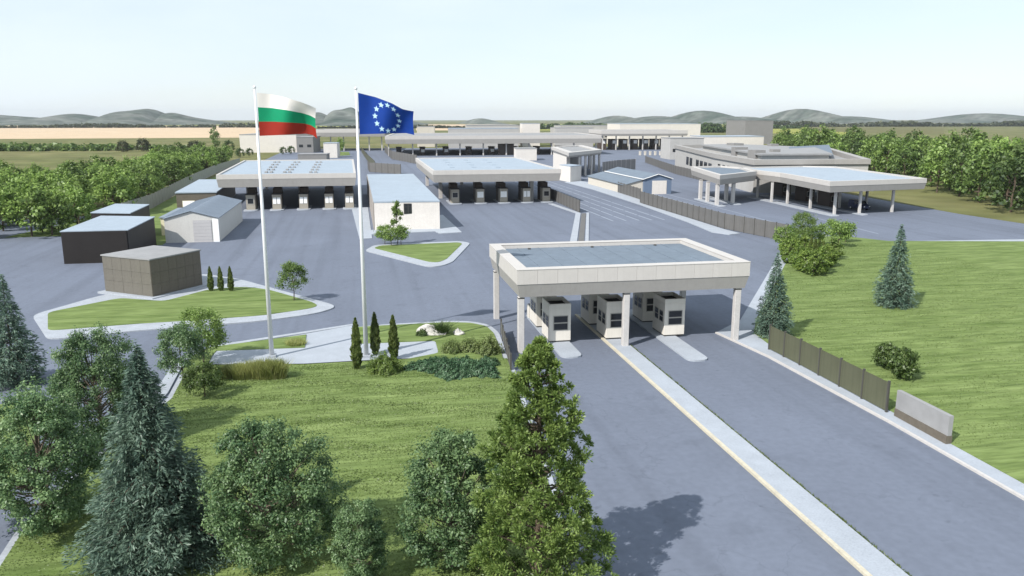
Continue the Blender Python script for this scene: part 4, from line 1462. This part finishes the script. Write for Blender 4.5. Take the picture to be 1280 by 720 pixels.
# foreground trees
x, y = G(672, 742)
plant('pine', 'conifer_tree', 'tall yellow green conifer beside the lane in the foreground', 'tree', x, y, 1.0)
x, y = G(197, 700)
plant('spruce', 'spruce_tree', 'big blue green spruce at the lower left in front of the lawn', 'tree', x, y, 1.1, 0.98)
x, y = G(338, 705)
plant('bushy', 'leafy_tree', 'bushy grey green leafy tree right of the big lower left spruce', 'tree', x, y, 1.0)
x, y = G(566, 712)
plant('bushy_open', 'leafy_tree', 'grey green leafy tree just left of the yellow green conifer', 'tree', x, y, 1.0, rz=1.0)
x, y = G(452, 730)
plant('bushy_open', 'leafy_tree', 'low grey green shrub between the two leafy foreground trees', 'tree', x, y, 0.62, 0.58, rz=2.3)
x, y = G(128, 560)
plant('bushy', 'leafy_tree', 'dark leafy tree behind the big spruce at the left edge', 'tree', x, y, 0.95, 1.1, rz=0.7)
x, y = G(60, 660)
plant('bushy', 'leafy_tree', 'leafy tree in the lower left corner beside the big spruce', 'tree', x, y, 1.05, rz=2.7)
x, y = G(20, 480)
plant('spruce_small', 'spruce_tree', 'smaller blue green spruce behind the lower left corner trees', 'tree', x, y, 1.0)

# small trees on the lawns
x, y = G(254.5, 455); plant('street_full', 'young_tree', 'full crowned young tree by the plaza corner, taller of the pair', 'tree', x, y, 0.88, 0.82)
x, y = G(229, 484); plant('street_pale', 'young_tree', 'pale leaved young tree by the road bend, left of the taller one', 'tree', x, y, 0.78, 0.92)
x, y = G(256, 498); plant('multistem', 'small_tree', 'small dark green tree with several stems on the lawn below the plaza', 'tree', x, y, 0.86, 0.86)
x, y = G(367.5, 377); plant('street', 'young_tree', 'round headed young tree on the tip of the corner lawn', 'tree', x, y, 0.86, 0.90)
for px, lb in ((264, 'small columnar thuja nearest the brown building'), (276.5, 'small columnar thuja, middle of three by the brown building'), (289, 'small columnar thuja farthest from the brown building')):
    x, y = G(px, 365); plant('thuja', 'thuja_shrub', lb, 'shrub', x, y, 0.95, 0.98, rz=px, group='three small thujas on the corner lawn')
for px, py, sz, lb in ((446.5, 463, 1.18, 'columnar cypress left of the right flagpole'), (469.5, 444, 1.02, 'columnar cypress just right of the right flagpole'), (492.5, 450, 1.05, 'columnar cypress behind the round pale bush')):
    x, y = G(px, py); plant('cypress', 'cypress_tree', lb, 'shrub', x, y, 1.0, sz, rz=px, group='columnar cypresses by the right flagpole')
x, y = G(481, 467); plant('round_bush', 'round_bush', 'round yellow green bush in front of the cypresses', 'bush', x, y)
for i, (px, py, s, lb) in enumerate(((530, 462, 1.0, 'low blue green juniper at the left end of the spreading row'), (556, 466, 1.15, 'low blue green juniper near the left of the spreading row'), (582, 460, 1.1, 'low blue green juniper in the middle of the row, set back'),
                              (574, 471, 1.0, 'low blue green juniper at the front of the spreading row'), (602, 468, 1.15, 'low blue green juniper at the right end of the row'), (545, 457, 0.9, 'low blue green juniper touching the paved path'), (610, 458, 0.9, 'low blue green juniper under the right flowering bush'))):
    x, y = G(px, py); plant('juniper', 'juniper_shrub', lb, 'shrub', x, y, s, s * 1.05, rz=i * 1.3, group='spreading junipers on the lawn')
for i, (px, py, s, lb) in enumerate(((565, 442, 0.85, 'leftmost of three pale flowering bushes behind the junipers'), (587, 440, 0.9, 'middle of three pale flowering bushes behind the junipers'), (610, 443, 1.1, 'rightmost and largest pale flowering bush behind the junipers'))):
    x, y = G(px, py); plant('flower_bush', 'flowering_bush', lb, 'bush', x, y, s, s, rz=i * 2.1, group='pale flowering bushes')
x, y = G(551, 419); plant('spiky', 'spiky_plant', 'dark spiky leaved plant behind the pale boulder', 'plant', x, y, 1.0)
x, y = G(528, 421); plant('low_bush', 'low_bush', 'low dark bush at the left of the pale boulder', 'bush', x, y, 0.75)


def rock(px, py, sx, sy, sz, seed, label):
    rng = np.random.default_rng(seed)
    mb = MB()
    n, mrows = 12, 7
    for j in range(mrows):
        f = j / (mrows - 1) * math.pi * 0.55
        for i in range(n):
            a = 6.283 * i / n
            q = 1 + rng.uniform(-0.16, 0.16)
            mb.v.append((math.cos(a) * math.sin(f + 0.12) * sx * q, math.sin(a) * math.sin(f + 0.12) * sy * q, math.cos(f) * sz * q * (1 - 0.3 * math.cos(a))))
    for j in range(mrows - 1):
        for i in range(n):
            mb.f.append([j * n + i, (j + 1) * n + i, (j + 1) * n + (i + 1) % n, j * n + (i + 1) % n]); mb.m.append(0)
    mb.f.append(list(range(n))[::-1]); mb.m.append(0)
    o = mb.obj('boulder', 'rock')
    x, y = G(px, py)
    o.location = (x, y, 0.1)
    o.rotation_euler = (0, 0, -0.3)
    tag(o, label, 'boulder')


rock(540, 419, 1.35, 0.7, 0.75, 3, 'large pale wedge shaped boulder beside the spiky plant')
rock(574, 419.5, 0.55, 0.45, 0.45, 4, 'small round pale boulder right of the spiky plant')
for i, (px, py, s, sz, lb) in enumerate(((336, 475, 0.9, 1.05, 'tall ornamental grass clump at the foot of the left flagpole'), (312, 475, 0.8, 0.9, 'tall ornamental grass clump left of the flagpole clump'), (287, 474, 0.75, 0.75, 'shorter ornamental grass clump by the small dark tree'))):
    x, y = G(px, py); plant('tall_grass', 'grass_clump', lb, 'plant', x, y, s, sz, rz=i * 0.2 - 0.15, group='ornamental grass clumps along the plaza edge', crown='blades')
x, y = G(353, 474); plant('low_bush', 'low_bush', 'narrow dark bush at the right end of the ornamental grasses', 'bush', x, y, 0.42, 1.15)
x, y = G(370, 432); plant('tuft', 'grass_clump', 'short yellow green grass tuft on the strip of lawn above the plaza', 'plant', x, y, 1.1, crown='blades')
# triangular island and white building
x, y = G(497, 306); plant('sapling', 'young_tree', 'slender pale green young tree in front of the white building', 'tree', x, y, 1.35, 1.72)
for i, (px, py, s, lb) in enumerate(((481, 306, 1.05, 'leftmost small round tree on the triangular island'), (489, 308, 0.95, 'small round tree left of the slender young tree on the triangular island'), (501.5, 307, 1.05, 'rightmost small round tree on the triangular island'))):
    x, y = G(px, py); plant('ball', 'round_tree', lb, 'tree', x, y, s * 1.2, s * 1.35, rz=i, group='small round trees on the triangular island')
# right lawn
x, y = G(965.5, 421); plant('spruce_small', 'spruce_tree', 'blue green spruce on the right lawn behind the canopy corner', 'tree', x, y, 0.86, 0.93)
x, y = G(1117, 384); plant('spruce_small', 'spruce_tree', 'blue green spruce at the right end of the right lawn', 'tree', x, y, 1.0, 1.05, rz=2)
x, y = G(1108, 462); plant('green_shrub', 'shrub', 'dark green leafy shrub behind the olive fence, farther from it', 'shrub', x, y, 0.9, 1.0)
x, y = G(1128, 475); plant('green_shrub', 'shrub', 'dark green leafy shrub close behind the end of the olive fence', 'shrub', x, y, 1.0, 1.15, rz=2)
x, y = G(1002, 312); plant('street_full', 'young_tree', 'bright light green tree rising behind the shrub group on the right lawn', 'tree', x, y, 0.95, 1.0)
for i, (px, py) in enumerate(sorted(((986, 330), (996, 336), (1006, 341), (1016, 346), (1026, 343), (1034, 334), (1040, 325), (1014, 330), (1024, 326), (994, 326), (1004, 324), (984, 322)))):
    x, y = G(px, py); plant('upright_shrub', 'shrub', 'yellow green upright shrub, ' + nth(i, 12) + ' in the dense group on the right lawn', 'shrub', x, y, 0.9 + 0.2 * rnd.random(), 0.95 + 0.3 * rnd.random(), rz=i * 1.7, group='upright shrubs grouped on the right lawn')
for i, (px, py, s, lb) in enumerate(((980, 314, 1.5, 'round headed tree left of the bright tree on the right lawn'), (1024, 308, 1.35, 'round headed tree right of the bright tree on the right lawn'), (1040, 302, 1.4, 'round headed tree near the road on the right lawn, set back'),
                              (1048, 310, 1.5, 'round headed tree at the front right of the shrub group'), (1057, 304, 1.35, 'rightmost round headed tree of the shrub group'))):
    x, y = G(px, py); plant('ball', 'round_tree', lb, 'tree', x, y, s, s * 1.15, rz=i, group='round headed trees on the right lawn')
for i in range(4):
    x, y = G(1012 + 5 * i, 330 + 3 * i); plant('cypress', 'cypress_tree', 'narrow dark cypress, ' + nth(i, 4) + ' of four among the shrubs on the right lawn', 'shrub', x, y, 0.9, 1.1, group='narrow cypresses among the shrubs')

# the wood on the left
k = 0
pts = []
for row in range(9):
    for i in range(26):
        yy = 150 + i * 9.0 + rnd.uniform(-4, 4)
        xx = -52.5 - (yy - 190) * 0.03 - row * 5.6 + rnd.uniform(-2, 2)
        if xx < -70 - (yy - 168) * 0.05 and yy > 300:
            continue
        if row > 5 and yy > 250:
            continue
        pts.append((xx, yy))
for xx, yy in pts:
    qx, qy = pix(xx, yy)
    if qy < 232 - max(0, qx - 150) * 0.45:
        continue
    kd = rnd.choice(['wood_a', 'wood_b', 'wood_a', 'wood_c', 'wood_b'])
    s = rnd.uniform(0.85, 1.2)
    plant(kd, 'broadleaf_tree', 'light green leafy tree in the dense wood left of the long grey fence', 'tree', xx, yy, s, s * rnd.uniform(0.85, 1.1), rz=rnd.uniform(0, 6), group='trees of the left wood')
for px, py, s, sz, lb in ((178, 189, 1.0, 1.15, 'dark round lone tree in the grass before the tan field'), (153, 190, 0.9, 1.0, 'dark round tree at the left edge before the tan field'), (242, 188, 1.1, 0.9, 'broad dull green tree behind the left wood')):
    x, y = G(px, py); plant('dull', 'round_tree', lb, 'tree', x, y, s, sz, group='dark round trees by the field')
x, y = G(270, 187); plant('wood_c', 'broadleaf_tree', 'tall narrow tree rising above the left wood by the white hall', 'tree', x, y, 1.1, 1.7)
x, y = G(286, 190); plant('wood_d', 'broadleaf_tree', 'dark tree next to the left end of the white hall', 'tree', x, y, 1.0)
for px, py, s, lb in ((354, 193, 0.6, 'small bush in front of the white hall, left one'), (364, 192.5, 0.65, 'small bush in front of the white hall, right one'), (312, 195, 0.6, 'low bush before the left half of the white hall'), (300, 197, 0.7, 'low bush at the end of the left wood before the white hall')):
    x, y = G(px, py); plant('wood_d', 'bush', lb, 'bush', x, y, s)
x, y = G(426, 193); plant('wood_a', 'young_tree', 'bright green young tree beside the road behind the left canopy', 'tree', x, y, 0.8, 1.15)
x, y = G(411, 192); plant('wood_d', 'bush', 'dark bush beside the small white kiosk behind the left canopy', 'bush', x, y, 0.45)
x, y = G(584, 168); plant('dull', 'round_tree', 'dark round tree standing before the far pale fields', 'tree', x, y, 1.5, 1.5)
# the wood on the right
pts = []
for row in range(7):
    for i in range(22):
        f = i / 21
        a = Vector((138, 150)).lerp(Vector((190, 280)), min(1, f * 1.75)) if f < 0.57 else Vector((190, 284)).lerp(Vector((192, 430)), (f - 0.57) / 0.43)
        dx = Vector((0.93, -0.35)) * (row * 10.5 + 3)
        pts.append((a.x + dx.x + rnd.uniform(-2.5, 2.5), a.y + dx.y + rnd.uniform(-3, 3)))
for xx, yy in pts:
    if pix(xx, yy)[0] < 975:
        continue
    kd = rnd.choice(['wood_a', 'wood_b', 'wood_c', 'wood_c', 'wood_d'])
    s = rnd.uniform(1.25, 1.75)
    plant(kd, 'broadleaf_tree', 'green leafy tree in the dense wood behind the right canopies', 'tree', xx, yy, s, s * rnd.uniform(0.95, 1.2), rz=rnd.uniform(0, 6), group='trees of the right wood')


# far hedgerows: one mass each
def hedgerow(px0, px1, Y, h, seed, leaf='leaf_dull'):
    rng = np.random.default_rng(seed)
    x0, x1 = onY(px0, 150, Y)[0], onY(px1, 150, Y)[0]
    n = int(abs(x1 - x0) / (h * 0.2))
    P = []
    for k in range(n):
        cx_ = x0 + (x1 - x0) * rng.uniform(0, 1)
        hh = h * rng.uniform(0.35, 1.0) * (0.75 + 0.25 * math.sin(cx_ * 0.02))
        d = rng.normal(size=(26, 3))
        d /= np.linalg.norm(d, axis=1)[:, None]
        P.append(np.array([cx_, Y + rng.uniform(-12, 12), hh * 0.5]) + d * np.array([hh * 0.75, hh * 0.6, hh * 0.5]))
    o = link('tree_line', leaf_mesh('tree_line', np.concatenate(P), h * 0.6, rng, m=leaf))
    tag(o, 'dark line of far trees along the edge of the fields', 'trees', 'far tree lines', 'stuff')


hedgerow(-80, 345, 1900, 10, 1)
hedgerow(360, 650, 1700, 8, 2)
hedgerow(600, 1000, 1500, 12, 3, 'leaf_dark')
hedgerow(860, 935, 1100, 12, 4, 'leaf_dark')
hedgerow(950, 1360, 1800, 14, 5)
hedgerow(740, 790, 900, 8, 6, 'leaf_mid')
hedgerow(-80, 250, 560, 5, 7, 'leaf_mid')


# grass tufts on the foreground lawns
def inside(p, poly):
    c = False
    n = len(poly)
    for i in range(n):
        a, b_ = poly[i], poly[i - 1]
        if (a[1] > p[1]) != (b_[1] > p[1]) and p[0] < (b_[0] - a[0]) * (p[1] - a[1]) / (b_[1] - a[1]) + a[0]:
            c = not c
    return c


def tufts(poly, z, n, h, seed):
    rng = np.random.default_rng(seed)
    xs, ys = [p[0] for p in poly], [p[1] for p in poly]
    B = []
    while len(B) < n:
        p = (rng.uniform(max(-45, min(xs)), min(85, max(xs))), rng.uniform(max(24, min(ys)), max(ys)))
        if inside(p, poly):
            B.append((p[0], p[1], z - 0.02))
    B = np.array(B)
    wv = 0.5 + 0.22 * np.sin(B[:, 1] * 1.3 + np.sin(B[:, 0] * 0.23 + B[:, 1] * 0.11) * 3.2) + 0.2 * np.sin(B[:, 1] * 3.1 + B[:, 0] * 0.35 + np.sin(B[:, 0] * 0.6) * 2.0) + rng.normal(size=n) * 0.18
    wv = np.clip(wv, 0, 1)
    H = h * (0.35 + wv * 0.8) * rng.uniform(0.6, 1.2, n)
    D = rng.normal(size=(n, 3)) * 0.5
    D[:, 2] = 0
    a = rng.uniform(0, 6.283, n)
    Sd = np.stack([np.cos(a), np.sin(a), 0 * a], 1) * (0.03 + 0.03 * rng.uniform(0, 1, n))[:, None]
    mid = B + D * H[:, None] * 0.4 + np.stack([0 * a, 0 * a, H * 0.55], 1)
    tip = B + D * H[:, None] * 1.3 + np.stack([0 * a, 0 * a, H], 1)
    V = np.stack([B, mid + Sd, tip, mid - Sd], 1).reshape(-1, 3)
    o = link('grass', quads('grass', V, 'grass_blade'))
    tag(o, 'short uneven grass growing on the lawn', 'grass', 'grass of the lawns', 'stuff')


tufts(MAIN, 0.15, 110000, 0.075, 1)
tufts([(38.9, 72.4), (36.0, 61.5), (35.9, 40), (75, 40), (84, 90), (85, 116), (70, 117)], 0.16, 70000, 0.075, 2)
# grass line along the median
rng = np.random.default_rng(9)
n = 2600
B = np.stack([23.42 + rng.normal(size=n) * 0.05, rng.uniform(15, 66, n), np.zeros(n)], 1)
a = rng.uniform(0, 6.283, n)
Sd = np.stack([np.cos(a), np.sin(a), 0 * a], 1) * 0.03
H = rng.uniform(0.08, 0.22, n)
mid = B + np.stack([0 * a, 0 * a, H * 0.5], 1)
tip = B + np.stack([rng.normal(size=n) * 0.06, rng.normal(size=n) * 0.06, H], 1)
o = link('grass', quads('grass', np.stack([B, mid + Sd, tip, mid - Sd], 1).reshape(-1, 3), 'cypress_leaf'))
tag(o, 'thin line of dark grass along the right edge of the median', 'grass', None, 'stuff')

# haze over the plain: one closed box of thin air round everything
hz = bpy.data.materials.new('haze')
hz.use_nodes = True
ht = hz.node_tree
for n_ in list(ht.nodes):
    ht.nodes.remove(n_)
ho = ht.nodes.new('ShaderNodeOutputMaterial')
hv = ht.nodes.new('ShaderNodeVolumePrincipled')
hv.inputs['Color'].default_value = (0.85, 0.90, 0.97, 1)
hv.inputs['Density'].default_value = 0.000065
hv.inputs['Anisotropy'].default_value = 0.2
ht.links.new(hv.outputs[0], ho.inputs['Volume'])
M['haze'] = hz
tag(MB().box(-6900, 6900, -190, 8900, -2.2, 95).obj('haze', 'haze'), kind='stuff')
